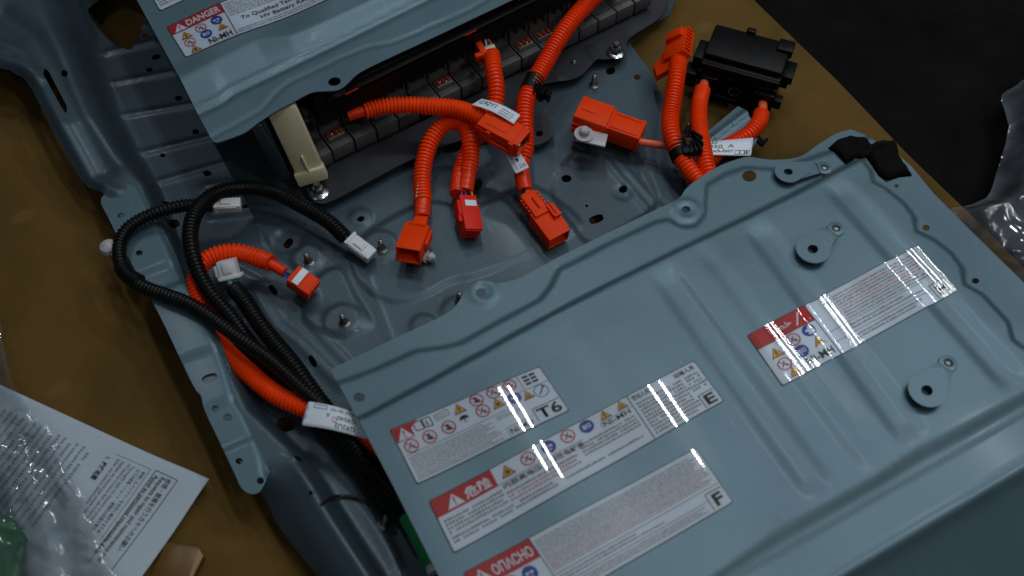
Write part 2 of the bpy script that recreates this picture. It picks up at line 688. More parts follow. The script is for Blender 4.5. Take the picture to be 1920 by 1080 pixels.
class Art:
    """Flat printed artwork on a Map; layers lie a hair above each other."""

    def __init__(s, mp):
        s.mp, s.V, s.F, s.M, s.mats, s.words = mp, [], [], [], [], []

    def raw(s, pts, F, m, layer):
        if m not in s.mats:
            s.mats.append(m)
        b = len(s.V)
        s.V += [(float(q[0]), float(q[1]), layer * LAYER) for q in pts]
        s.F += [tuple(b + int(i) for i in f) for f in F]
        s.M += [s.mats.index(m)] * len(F)

    def rect(s, x0, y0, x1, y1, m, layer=2, n=None):
        L = x1 - x0
        n = n or max(1, int(math.ceil(L / 6.0)))
        k = max(1, int(math.ceil((y1 - y0) / 6.0)))
        pts = [(x0 + L * i / n, y0 + (y1 - y0) * j / k) for j in range(k + 1) for i in range(n + 1)]
        F = [(j * (n + 1) + i, j * (n + 1) + i + 1, (j + 1) * (n + 1) + i + 1, (j + 1) * (n + 1) + i) for j in range(k) for i in range(n)]
        s.raw(pts, F, m, layer)

    def poly(s, pts, m, layer=2):
        s.raw(pts, [tuple(range(len(pts)))], m, layer)

    def grid(s, outline, m, layer=0, step=4.0):
        V, T = fill(outline, [], step)
        s.raw(V, T, m, layer)

    def disc(s, x, y, r, m, layer=2, n=24, ry=None):
        ry = ry or r
        s.poly([(x + r * math.cos(2 * math.pi * k / n), y + ry * math.sin(2 * math.pi * k / n)) for k in range(n)], m, layer)

    def ring(s, x, y, r, w, m, layer=2, n=28):
        a = [(x + r * math.cos(2 * math.pi * k / n), y + r * math.sin(2 * math.pi * k / n)) for k in range(n)]
        b = [(x + (r - w) * math.cos(2 * math.pi * k / n), y + (r - w) * math.sin(2 * math.pi * k / n)) for k in range(n)]
        s.raw(a + b, [(k, (k + 1) % n, n + (k + 1) % n, n + k) for k in range(n)], m, layer)

    def stroke(s, pts, w, m, layer=2):
        for (ax, ay), (bx, by) in zip(pts[:-1], pts[1:]):
            dx, dy = bx - ax, by - ay
            L = math.hypot(dx, dy) or 1e-9
            nx, ny = -dy / L * w / 2, dx / L * w / 2
            n = max(1, int(L / 6))
            q = []
            for i in range(n + 1):
                t = i / n
                q += [(ax + dx * t + nx, ay + dy * t + ny), (ax + dx * t - nx, ay + dy * t - ny)]
            s.raw(q, [(2 * i + 1, 2 * i + 3, 2 * i + 2, 2 * i) for i in range(n)], m, layer)

    def text(s, body, x, y, h, m, layer=3, align='l', width=None, bold=0.0, cap=0.70):
        V, F = text2d(body, bold)
        if not len(V):
            return
        k = h / cap
        x0, x1 = V[:, 0].min(), V[:, 0].max()
        sx = k
        if width:
            sx = width / (x1 - x0)
        q = np.column_stack([(V[:, 0] - x0) * sx, V[:, 1] * k])
        w = (x1 - x0) * sx
        q[:, 0] += x - {'l': 0, 'c': w / 2, 'r': w}[align]
        q[:, 1] += y
        w = Art(s.mp)
        w.raw(q, F, m, layer)
        s.words.append(w)

    def lines(s, x0, y0, x1, y1, lh, kind='latin', m='label_grey', m2=None, p2=0.0, layer=2, ragged=0.15, rows=None):
        """Small print too fine to read: rows of letter-sized strokes, left to right from the top."""
        y = y1 - lh
        r = 0
        ch = lh * 0.62
        while y >= y0 - 1e-6:
            xe = x1 - (x1 - x0) * random.random() * ragged
            x = x0
            mm = m2 if (m2 and random.random() < p2) else m
            while x < xe:
                if kind == 'latin':
                    nword = random.randint(2, 9)
                    for _ in range(nword):
                        w = ch * random.choice((0.3, 0.5, 0.55, 0.6))
                        hh = ch * random.choice((0.68, 0.68, 0.7, 1.0))
                        if x + w > xe:
                            break
                        st = w * 0.6
                        s.raw([(x, y), (x + st, y), (x + st, y + hh), (x, y + hh)], [(0, 1, 2, 3)], mm, layer)
                        yy = y + ch * random.choice((0.0, 0.28, 0.5))
                        s.raw([(x + st, yy), (x + w, yy), (x + w, yy + ch * .2), (x + st, yy + ch * .2)], [(0, 1, 2, 3)], mm, layer)
                        x += w + ch * 0.16
                    x += ch * 0.42
                else:
                    w = ch
                    if random.random() < 0.93:
                        for q in range(random.randint(2, 3)):
                            yy = y + ch * (0.08 + q * 0.32 + random.random() * 0.05)
                            s.raw([(x, yy), (x + w * .92, yy), (x + w * .92, yy + ch * .17), (x, yy + ch * .17)], [(0, 1, 2, 3)], mm, layer)
                        xx = x + w * random.choice((0.1, 0.38, 0.6))
                        s.raw([(xx, y), (xx + ch * .18, y), (xx + ch * .18, y + ch), (xx, y + ch)], [(0, 1, 2, 3)], mm, layer)
                    x += w * 1.22
            y -= lh
            r += 1
            if rows and r >= rows:
                break

    def build(s, name, parent):
        for w in s.words:
            w.build('lettering', parent)
        if not s.V:
            return None
        frame_part = name == 'lettering' and bool(s.words)
        if frame_part:
            name = 'printed_frame'
        A = np.array(s.V)
        me = mesh(name, s.mp(A[:, :2], A[:, 2]), s.F, s.mats, s.M, True)
        o = link(name, me, parent)
        if frame_part:
            o['kind'] = 'stuff'
        return o


def rrect(W, H, r=4, n=5):
    out = []
    for cx, cy, a0 in ((W - r, r, -90), (W - r, H - r, 0), (r, H - r, 90), (r, r, 180)):
        for k in range(n + 1):
            a = R(a0 + 90 * k / n)
            out.append((cx + r * math.cos(a), cy + r * math.sin(a)))
    return out


def pict(mp, parent, kind, x, y, r, sym=0):
    """One safety pictogram of radius r: 'warn' yellow triangle, 'ban' red ring, 'must' blue disc."""
    a = Art(mp)
    if kind == 'warn':
        t = lambda k: [(x, y + r * 1.0 * k), (x - r * 1.0 * k, y - r * 0.72 * k), (x + r * 1.0 * k, y - r * 0.72 * k)]
        a.poly(t(1.0), 'label_black', 2)
        a.poly(t(0.80), 'label_yellow', 3)
        if sym == 0:
            a.stroke([(x + r * .1, y + r * .45), (x - r * .15, y), (x + r * .12, y - r * .02), (x - r * .05, y - r * .5)], r * .14, 'label_black', 4)
        elif sym == 1:
            a.rect(x - r * .4, y - r * .45, x + r * .4, y - r * .3, 'label_black', 4)
            a.stroke([(x - r * .3, y - r * .15), (x, y + r * .1), (x + r * .3, y - r * .12)], r * .12, 'label_black', 4)
        else:
            a.disc(x, y - r * .12, r * .22, 'label_black', 4, 10)
            for k in range(7):
                an = R(k * 51)
                a.stroke([(x, y - r * .12), (x + r * .45 * math.cos(an), y - r * .12 + r * .42 * math.sin(an))], r * .07, 'label_black', 4)
        nm = 'warning_triangle'
    elif kind == 'ban':
        a.disc(x, y, r, 'label_white', 2)
        a.ring(x, y, r, r * .16, 'label_red', 4)
        a.stroke([(x - r * .62, y + r * .62), (x + r * .62, y - r * .62)], r * .13, 'label_red', 5)
        a.stroke([(x - r * .5, y - r * .35), (x - r * .05, y + r * .1), (x + r * .15, y + r * .5)], r * .16, 'label_black', 3)
        a.stroke([(x + r * .45, y - r * .05), (x + r * .05, y - r * .1), (x + r * .3, y - r * .5)], r * .14, 'label_black', 3)
        if sym:
            a.disc(x - r * .15, y + r * .38, r * .16, 'label_black', 3, 10)
            a.rect(x - r * .2, y - r * .45, x + r * .2, y + r * .15, 'label_black', 3)
        nm = 'prohibition_sign'
    else:
        a.disc(x, y, r, 'label_blue', 2)
        if sym == 0:
            a.rect(x - r * .55, y - r * .1, x - r * .08, y + r * .25, 'label_white', 3)
            a.rect(x + r * .08, y - r * .1, x + r * .55, y + r * .25, 'label_white', 3)
            a.rect(x - r * .3, y - r * .55, x + r * .3, y - r * .38, 'label_white', 3)
        else:
            for sx in (-1, 1):
                x0, x1 = sorted((x + sx * r * .06, x + sx * r * .58))
                a.rect(x0, y - r * .32, x1, y + r * .34, 'label_white', 3)
            a.rect(x - r * .45, y - r * .08, x - r * .18, y + r * .02, 'label_blue', 4)
            a.rect(x + r * .2, y - r * .2, x + r * .42, y + r * .2, 'label_blue', 4)
        nm = 'mandatory_sign'
    return a.build(nm, parent)


def base_label(mp, parent, W, H, label, r=4, step=4.0, edge=1.6, film=True):
    a = Art(mp)
    a.grid(rrect(W, H, r), 'label_black', 0, step)
    inner = [(edge + x * (W - 2 * edge) / W, edge + y * (H - 2 * edge) / H) for x, y in rrect(W, H, r)]
    a.grid(inner, 'label_white', 1, step)
    o = a.build('warning_label', parent)
    o['label'] = label
    if film:
        f = Art(mp)
        f.grid([(0.4 + x * (W - .8) / W, 0.4 + y * (H - .8) / H) for x, y in rrect(W, H, r)], 'laminate', 8, step)
        f.build('laminate', o)
    return o


def alert_triangle(a, x, y, r, red='label_red'):
    """The white alert triangle with its mark."""
    a.poly([(x, y + r), (x - r * 1.1, y - r * .8), (x + r * 1.1, y - r * .8)], 'label_white', 3)
    a.stroke([(x, y + r * .5), (x, y - r * .2)], r * .2, red, 4)
    a.disc(x, y - r * .5, r * .13, red, 4, 10)

# ================================================================== the setting
fl = MB()
fl.V = [(-6, -6, -0.0065), (8, -6, -0.0065), (8, 8, -0.0065), (-6, 8, -0.0065)]
fl.F, fl.M, fl.mats = [(0, 1, 2, 3)], [0], ['dark_floor']
tag(fl.build('workshop_floor'), 'dark stained workshop floor beyond the cardboard edge', None, kind='structure')

cb_out = PX([(1290, -125), (1415, 0), (1470, 52), (1560, 140), (1700, 283), (1810, 390), (1985, 565), (2300, 880), (2300, 1500), (-500, 1500), (-900, -125)], 0.0)


def h_cb(x, y):
    return 0.0012 * np.sin(x * 9 + 1.3) * np.cos(y * 7) - 0.0015 + 0.0008 * np.sin(x * 31 + y * 23)


nt = MATS['cardboard'].node_tree
bs = nt.nodes['Principled BSDF']
old = bs.inputs['Base Color'].links[0].from_socket
tcn = nt.nodes.new('ShaderNodeTexCoord')
mpn = nt.nodes.new('ShaderNodeMapping')
mpn.inputs['Scale'].default_value = (9, 14, 1)
mpn.inputs['Rotation'].default_value = (0, 0, 0.7)
vo = nt.nodes.new('ShaderNodeTexVoronoi')
vo.inputs['Scale'].default_value = 1.0
rmp = nt.nodes.new('ShaderNodeValToRGB')
rmp.color_ramp.elements[0].position = 0.09
rmp.color_ramp.elements[0].color = (1, 1, 1, 1)
rmp.color_ramp.elements[1].position = 0.16
rmp.color_ramp.elements[1].color = (0, 0, 0, 1)
mxn = nt.nodes.new('ShaderNodeMix')
mxn.data_type = 'RGBA'
mxn.inputs[7].default_value = (0.17, 0.115, 0.04, 1)
nt.links.new(tcn.outputs['Object'], mpn.inputs['Vector'])
nt.links.new(mpn.outputs[0], vo.inputs['Vector'])
nt.links.new(vo.outputs['Distance'], rmp.inputs[0])
mlt = nt.nodes.new('ShaderNodeMath')
mlt.operation = 'MULTIPLY'
mlt.inputs[1].default_value = 0.35
nt.links.new(rmp.outputs[0], mlt.inputs[0])
nt.links.new(mlt.outputs[0], mxn.inputs[0])
nt.links.new(old, mxn.inputs[6])
nt.links.new(mxn.outputs[2], bs.inputs['Base Color'])
cbo = sheet('cardboard_sheet', cb_out, [], h_cb, 0.03, 'cardboard', None, 0.004)
tag(cbo, 'brown corrugated cardboard sheet spread under the battery tray', None, kind='structure')

# ================================================================== battery tray
ZF = 0.022
X_FOOT = fy(P3([(170, -60, ZF), (186, 30, ZF), (190, 90, ZF), (213, 155, ZF), (234, 220, ZF), (268, 288, ZF), (300, 345, ZF), (345, 470, ZF),
                (362, 512, ZF), (395, 570, ZF), (430, 640, ZF), (455, 700, ZF), (500, 775, ZF), (580, 860, ZF), (640, 950, ZF), (730, 1090, ZF), (800, 1200, ZF)]))
X_TOP = fy(P3([(30, -60, .07), (75, 30, .07), (105, 90, .07), (130, 155, .07), (160, 220, .066), (205, 288, .06), (262, 345, .053), (318, 470, .053),
               (335, 512, .053), (380, 585, .053), (410, 645, .053), (430, 700, .053), (460, 767, .053), (535, 838, .053), (585, 915, .053), (620, 975, .053), (690, 1082, .053), (760, 1200, .053)]))
Z_TOP = lambda y: np.interp(y, sorted([P(345, 470, .05)[1], P(268, 288, .06)[1], P(160, 220, .07)[1]]), [0.0525, 0.058, 0.074])
ridge_low = P3([(455, 760, .053), (527, 827, .053), (573, 893, .053), (603, 950, .053), (690, 1080, .053), (760, 1190, .053)])
Y_LOW = P(495, 915, .05)[1]

pad_main = [tuple(q) for q in spline(PX([(652, 470), (662, 520), (690, 552), (740, 571), (790, 562), (850, 531), (900, 520), (1000, 480), (1095, 420),
                                         (1010, 350), (960, 355), (912, 378), (862, 386), (815, 376), (760, 392), (690, 432)], ZF), 5, True)]
pad_right = [tuple(q) for q in spline(PX([(1090, 265), (1160, 240), (1205, 300), (1236, 372), (1218, 400), (1170, 430), (1120, 460), (1080, 440), (1030, 350)], ZF), 5, True)]
pad_small = [tuple(q) for q in spline(PX([(590, 520), (640, 500), (672, 555), (700, 608), (655, 632), (600, 625), (565, 585)], ZF), 5, True)]
pad_low = [tuple(q) for q in spline(PX([(520, 840), (600, 860), (690, 940), (760, 1060), (700, 1090), (620, 980), (560, 900)], ZF), 5, True)]
tray_bosses = [(577, 482, 30, .004), (713, 462, 34, .003), (642, 603, 34, .004), (862, 585, 34, .003), (540, 452, 30, -.003), (676, 408, 22, .003), (572, 872, 22, .004),
               (795, 612, 26, .003), (1010, 238, 26, .004), (1168, 357, 20, -.002), (440, 560, 26, .005)]
tray_ribs = [([(1112, 268), (1190, 360), (1262, 445)], .004, .0055), ([(1128, 262), (1206, 352), (1280, 438)], .0035, .0045), ([(940, 380), (1040, 500)], .004, .006),
             ([(960, 372), (1062, 490)], .003, .004),
             ([(690, 520), (735, 640)], .002, .004), ([(575, 600), (690, 720)], .004, .007),
             ([(480, 420), (560, 500), (590, 560)], .004, .008), ([(350, 520), (420, 480), (500, 520)], .003, .007),
             ([(480, 545), (520, 610), (560, 640), (640, 720)], .006, .010), ([(385, 350), (480, 338)], .004, .008),
             ([(400, 400), (500, 390), (560, 430)], .005, .010),
             ([(205, 158), (330, 134)], .0045, .005), ([(228, 218), (370, 194)], .0045, .005), ([(262, 288), (400, 255)], .0045, .005), ([(300, 340), (440, 300)], .004, .005),
              ([(235, 60), (270, 45)], .004, .006), ([(200, 100), (290, 78)], .005, .007)]
tray_bosses = [(P(a, b, ZF), c * 0.00066, d) for a, b, c, d in tray_bosses]
tray_ribs = [(PX(a, ZF), b, c) for a, b, c in tray_ribs]
lip_out = P3([(-60, 128, .06), (0, 145, .06), (30, 152, .06), (55, 165, .06), (70, 185, .06), (110, 262, .06), (150, 335, .06), (170, 352, .06)])
bead1 = PX([(-60, 98), (0, 115), (35, 128), (60, 148), (80, 178), (125, 262), (160, 325), (215, 350)], .066)
bead2 = PX([(-60, 70), (0, 85), (40, 100), (75, 150)], .07)
crest = PX([(0, 25), (60, 70), (100, 130), (140, 215), (185, 300)], .072)
step_line = fx(P3([(240, 333, ZF), (330, 350, ZF), (460, 338, ZF), (600, 345, ZF)]))


def h_tray(x, y):
    xf, xt = X_FOOT(y), X_TOP(y)
    t = sst((xf - x) / np.maximum(xf - xt, 1e-4))
    z = ZF + (Z_TOP(y) - ZF) * t
    fm = 1 - t
    z = z + fm * 0.0022 * sst(-sd_poly(x, y, pad_main) / 0.006)
    z = z - fm * 0.003 * sst(-sd_poly(x, y, pad_right) / 0.006)
    z = z + fm * 0.003 * sst(-sd_poly(x, y, pad_small) / 0.006)
    z = z + fm * 0.003 * sst(-sd_poly(x, y, pad_low) / 0.01)
    for c, r, a in tray_bosses:
        d = np.hypot(x - c[0], y - c[1])
        z = z + fm * .6 * a * sst((r - d) / 0.004)
    for pts, a, w in tray_ribs:
        z = z + fm * .5 * a * np.exp(-(d_line(x, y, pts) / (w * .8)) ** 2)
    z = z + 0.003 * np.exp(-(d_line(x, y, bead1) / 0.006) ** 2) + 0.003 * np.exp(-(d_line(x, y, bead2) / 0.008) ** 2)
    z = z - 0.006 * np.exp(-(d_line(x, y, crest) / 0.016) ** 2)
    # rolled edge lip at the raised end
    dl = d_line(x, y, lip_out)
    z = z - 0.010 * sst((0.016 - dl) / 0.016)
    # low front corner: a ridge, then a skirt falling to the cardboard
    low = sst((Y_LOW + 0.03 - y) / 0.05)
    dr = d_line(x, y, ridge_low)
    left = x < fy(ridge_low)(y)
    z = z + low * 0.007 * np.exp(-(dr / 0.011) ** 2)
    z = np.where(left, z - low * 0.046 * sst((dr - 0.012) / 0.055), z)
    z = z + 0.0006 * np.sin(x * 17 + 2) * np.sin(y * 13)
    return np.maximum(z, 0.004)


tray_out = [tuple(P(a, b, c)[:2]) for a, b, c in [
    (-60, 128, .05), (0, 145, .05), (30, 152, .05), (55, 165, .05), (70, 185, .05), (110, 262, .05), (150, 335, .05), (165, 350, .05), (185, 358, .05), (215, 385, .05),
    (320, 600, .05), (400, 770, .05), (470, 905, .05), (497, 930, .02), (520, 985, .01), (560, 1040, .01), (600, 1090, .01), (660, 1190, .01),
    (900, 1500, .02), (2200, 1500, .02), (2250, 960, .02), (2060, 840, .02), (1830, 700, .02), (1560, 560, .02), (1400, 450, .02), (1358, 392, .02),
    (1362, 312, .03), (1396, 288, .03), (1422, 262, .03), (1408, 222, .03), (1384, 198, .03), (1332, 238, .03), (1282, 262, .03), (1262, 230, .03), (1247, 180, .03), (1218, 126, .025), (1196, 100, .025), (1182, 79, .025),
    (1200, 55, .025), (1255, 25, .025), (1270, -10, .025), (1270, -150, .025), (600, -420, .025), (0, -420, .025), (-140, -150, .05)]]
tray_holes = [
    [tuple(P(a, b, .06)[:2]) for a, b in spline(((150, -25), (158, 3), (180, 28), (203, 46), (222, 54), (236, 45), (246, 20), (252, -25), (200, -60)), 4, True)],
    [tuple(P(a, b, .066)[:2]) for a, b in ((86, 131), (93, 137), (127, 202), (127, 216), (121, 212), (85, 146))],
    hole(123, 142, 7.5, 5.5, .5, .066), hole(533, 789, 18, 14.5, 0, .03), hole(1062, 336, 9.5, 7, 0, .018), hole(1168, 355, 8, 6.5, 0, .018),
    hole(1118, 410, 14, 7.5, -.35, .020, sq=.7), hole(540, 455, 11, 7, -.9, .022, sq=.8), hole(511, 540, 11, 5.5, .9, .026, sq=.8), hole(587, 679, 12, 5.5, 1.0, .022, sq=.8),
    hole(322, 413, 11, 8, -.6, .03, sq=.6), hole(676, 408, 7, 5, -.3, .026), hole(1145, 133, 9, 7, -.4, .022), hole(1195, 145, 6.5, 5, 0, .022),
    hole(308, 374, 6, 5, 0, .03), hole(293, 107, 8.5, 5, -.2), hole(280, 131, 6.5, 4, -.1), hole(273, 68, 6, 4), hole(252, 37, 6, 4), hole(335, 184, 7, 5), hole(367, 247, 7, 5),
    hole(389, 325, 8, 5), hole(305, 291, 5, 3.5), hole(592, 944, 4, 3.5, 0, .03), hole(459, 385, 5, 4, 0, .026), hole(568, 876, 7, 6, 0, .026), hole(1100, 385, 3, 2.5, 0, .02)]
tray = thing('battery_tray', (*P(700, 500, 0)[:2], 0.0), 'pressed blue-grey steel battery tray lying on the cardboard, loose cables in it', 'battery tray')
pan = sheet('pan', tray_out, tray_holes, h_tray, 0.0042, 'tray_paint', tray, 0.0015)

# side rail: the pale pierced flange along the tray's left edge
rail_out = spline([P(a, b, .056) for a, b in [
    (190, 372), (203, 408), (250, 500), (300, 592), (330, 655), (363, 724), (377, 742), (384, 770), (410, 825), (440, 888), (452, 914), (468, 925), (482, 924), (493, 912),
    (503, 880), (498, 850), (480, 805), (462, 768), (447, 745), (432, 695), (415, 645), (393, 597), (366, 548), (343, 512), (326, 470), (295, 408), (277, 372), (264, 345), (254, 332), (242, 330), (225, 342)]], 3, True)
rail_out = [tuple(q[:2]) for q in rail_out]
rail_steps = [(PX([(195, 462), (330, 428)], .056), .0016), (PX([(265, 515), (360, 480)], .056), -.0020), (PX([(300, 545), (372, 518)], .056), .0030), (PX([(360, 668), (440, 640)], .056), -.0030),
              (PX([(384, 768), (455, 735)], .056), -.0020), (PX([(415, 845), (495, 810)], .056), .0016)]
rail_edge = fy([P(a, b, .056) for a, b in [(503, 880), (498, 850), (480, 805), (462, 768), (447, 745), (432, 695), (415, 645), (393, 597), (366, 548), (343, 512), (326, 470), (295, 408), (277, 372), (264, 345), (254, 332)]])


def h_rail(x, y):
    z = 0.0562 + 0 * x
    for pts, a in rail_steps:
        f = fx(pts)
        z = z + a * sst((f(x) - y + 0.004) / 0.008)
    z = z - 0.005 * sst((x - rail_edge(y) + 0.009) / 0.009) ** 1.5
    return z


rail_holes = [hole(224, 364, 8, 5.5, -.2, .056), hole(227, 404, 6.5, 4.5, 0, .056), hole(262, 476, 6.5, 5, 0, .056), hole(393, 709, 15, 8, -.3, .056, sq=.75), hole(426, 781, 8.5, 7, 0, .056),
              hole(403, 765, 6.5, 6, 0, .056), hole(448, 864, 7, 6, 0, .056), hole(488, 901, 7, 6.5, 0, .056)]
sheet('side_rail', rail_out, rail_holes, h_rail, 0.0035, 'steel_paint', tray, 0.0016)

# bracket flange at the tray's right end
brk_out = PX([(1322, 262), (1330, 244), (1384, 199), (1396, 206), (1410, 226), (1420, 262), (1398, 292), (1340, 296)], .034)
brk_line = PX([(1326, 268), (1400, 212)], .034)


def h_brk(x, y):
    return 0.034 + 0.004 * np.exp(-(d_line(x, y, brk_line) / .004) ** 2)


sheet('end_bracket', brk_out, [hole(1365, 268, 7, 5, 0, .034)], h_brk, 0.004, 'steel_paint', tray, 0.0015)


# studs standing in the pan
def stud_mesh(h=0.019, r=0.0034):
    b = MB()
    prof = [(r * 1.9, 0.0), (r * 1.9, 0.0012), (r * 1.25, 0.0022), (r, 0.003)]
    z = 0.0032
    while z < h - 0.003:
        prof += [(r, z), (r * 0.84, z + 0.0006), (r, z + 0.0012)]
        z += 0.0012
    prof += [(r * .95, h - 0.0028), (r * .7, h - .0022), (r * .7, h - .0004), (r * .5, h)]
    b.lathe(prof, 'dark_zinc', seg=12)
    return mesh('stud', b.V, b.F, b.mats, b.M, True, 40)


st_me = stud_mesh()
for (a, b_, tx, ty) in ((579, 492, -.04, .05), (716, 468, 0, 0), (646, 606, -.06, .02), (863, 566, -.03, 0), (1113, 160, 0, 0), (1075, 132, -.02, 0), (1288, 250, 0, 0)):
    p = on(a, b_, h_tray)
    link('stud', st_me, tray, Matrix.Translation(Vector(p) - Vector((0, 0, .0005))) @ Matrix.Rotation(tx, 4, 'Y') @ Matrix.Rotation(ty, 4, 'X'))
p = on(720, 985, h_tray)
link('stud', st_me, tray, Matrix.Translation(Vector(p)) @ Matrix.Rotation(R(15), 4, 'Y'))

# ================================================================== front cover (loose, with the labels)
ZC = 0.085
ZD = 0.102
fc_edge = [(620, 692), (640, 682), (717, 645), (770, 620), (807, 603), (836, 588), (853, 575), (866, 556), (876, 541), (890, 531), (907, 527), (930, 531), (960, 527), (993, 512), (1033, 490), (1073, 470),
           (1150, 432), (1210, 403), (1252, 383), (1275, 370), (1287, 353), (1313, 333), (1340, 316), (1363, 305), (1400, 294), (1427, 297), (1457, 299), (1500, 293), (1535, 270), (1568, 250), (1596, 242)]
fc_right = [(1622, 252), (1660, 285), (1706, 326), (1745, 374), (1800, 430), (1920, 549), (2050, 680), (2200, 830)]
fc_front = [(2200, 716), (1920, 881), (1580, 1081), (1400, 1187), (1100, 1363)]
fc_left = [(965, 1363), (905, 1246), (820, 1080), (740, 922), (690, 826), (655, 757), (625, 703)]
L5 = fx(P3([(a, b, ZC) for a, b in fc_front]))
fc_out = PX([tuple(q) for q in spline(fc_edge, 4)] + fc_right + [(2230, 860), (2230, 1120), (1300, 1640), (1010, 1460)] + fc_left, ZC)
L1 = fx(P3([(560, 735, ZC), (640, 712, ZC), (700, 690, ZC), (777, 655, ZC), (830, 648, ZC), (862, 640, ZC), (935, 600, ZC), (1010, 560, ZC), (1030, 535, ZC), (1046, 503, ZC), (1070, 492, ZC), (1134, 458, ZC), (1228, 414, ZC),
            (1251, 410, ZC), (1275, 424, ZC), (1300, 422, ZC), (1318, 400, ZC), (1322, 345, ZC), (1359, 324, ZC), (1395, 312, ZC), (1453, 316, ZC), (1560, 280, ZC), (1640, 250, ZC)]))
L2 = fx(P3([(560, 815, ZD), (683, 775, ZD), (800, 713, ZD), (1017, 594, ZD), (1140, 530, ZD), (1280, 461, ZD), (1407, 400, ZD), (1487, 360, ZD), (1608, 296, ZD), (1700, 250, ZD)]))
L3 = fx(P3([(1100, 1210, ZD), (1335, 1078, ZD), (1450, 990, ZD), (1640, 886, ZD), (1720, 830, ZD), (1780, 803, ZD), (1920, 728, ZD), (2200, 560, ZD)]))
L4 = fx(P3([(1100, 1220, ZC), (1386, 1080, ZC), (1660, 924, ZC), (1920, 777, ZC), (2200, 612, ZC)]))
XR = fy(P3([(1618, 290, ZD), (1637, 312, ZD), (1642, 335, ZD), (1665, 347, ZD), (1700, 375, ZD), (1720, 402, ZD), (1722, 428, ZD), (1757, 444, ZD), (1790, 470, ZD), (1810, 498, ZD), (1813, 528, ZD), (1848, 548, ZD), (1896, 600, ZD), (1903, 632, ZD), (1935, 655, ZD), (2100, 800, ZD)]))
# pressed channels run front to back across the deck
chan = [(P(1235, 495, ZD), P(1533, 907, ZD)), (P(1330, 480, ZD), P(1627, 863, ZD)), (P(1425, 430, ZD), P(1712, 815, ZD)), (P(1600, 378, ZD), P(1835, 640, ZD)), (P(1110, 575, ZD), P(1395, 995, ZD))]
chan = [((a[0], a[1]), (b[0], b[1])) for a, b in chan]
chan_a = [0.0020, 0.0012, 0.0020, 0.0022, 0.0]
chan_w = [0.012, 0.006, 0.012, 0.012, 0.020]
WAVE_X, WAVE_S = [-.06, .0, .065, .13, .198, .262, .327, .40, .47, .56, .65, .73], [-4, -3, -2, -1, 0, 1, 2, 3, 4, 5, 6, 7]
fc_bolts = [P(907, 547, ZC), P(1287, 394, ZC)]


def h_front(x, y):
    z = ZC + 0 * x
    l1, l2 = L1(x), L2(x)
    z = z + 0.003 * sst((l1 - y) / 0.006)
    deck = sst((l2 + 0.006 - y) / 0.009)
    l3, l4 = L3(x), L4(x)
    front = sst((y - l4) / np.maximum(l3 - l4, 1e-3))
    right = sst((XR(y) - x) / 0.004)
    dk = 0.012 * deck * (0.70 + 0.30 * right)
    for ((ax, ay), (bx, by)), a, w in zip(chan, chan_a, chan_w):
        t = (y - ay) / (by - ay)
        xc = ax + (bx - ax) * t
        end = sst((l2 - 0.004 - y) / 0.03) * sst((y - l3 + 0.002) / 0.03)
        dk = dk - a * end * sst((w + .009 - np.abs(x - xc)) / .016)
    end = sst((l2 - 0.01 - y) / 0.04)
    endf = sst((y - l3 - 0.01) / 0.06)
    dk = dk + 0.0008 * end * endf * np.cos(np.pi * np.interp(x, WAVE_X, WAVE_S))
    z = z + dk
    z = np.where(y < l3, ZC + .010 + (z - ZC - .010) * front, z)
    z = z + 0.0012 * np.exp(-((y - l4 - 0.001) / 0.003) ** 2) * (y < l3)
    # beyond the front flange a skirt slopes down towards the cardboard
    ts = np.clip((L5(x) - y) / 0.11, 0, 1)
    z = z - 0.062 * ts ** 0.9 + 0.0016 * np.exp(-((y - L5(x)) / 0.006) ** 2)
    for c in fc_bolts:
        d = np.hypot(x - c[0], y - c[1])
        z = z + 0.0012 * np.exp(-((d - 0.012) / 0.004) ** 2)
    return z + 0.0007 * np.sin(x * 11 + .5) * np.sin(y * 9 + 1)


fc_holes = [hole(902, 549, 10, 8, 0, ZC), hole(1286, 393, 8.5, 6.5, 0, ZC), hole(1404, 333, 13.5, 10.5, 0, ZC), hole(674, 747, 11, 8.5, 0, ZC)]
for a, b in ((1738, 424), (1831, 524), (1683, 345), (1548, 314), (1568, 428), (1777, 680)):
    r_ = 4 if a == 1683 else 7
    fc_holes.append(hole(a, b, r_, r_ * .8, 0, ZD - .003))
fcover = thing('battery_cover', (*P(1200, 700, ZC)[:2], ZC), 'large loose blue-grey steel cover in front, carrying four multilingual warning labels', 'battery cover')
sheet('cover_plate', fc_out, fc_holes, h_front, 0.0036, 'steel_paint', fcover, 0.0012)


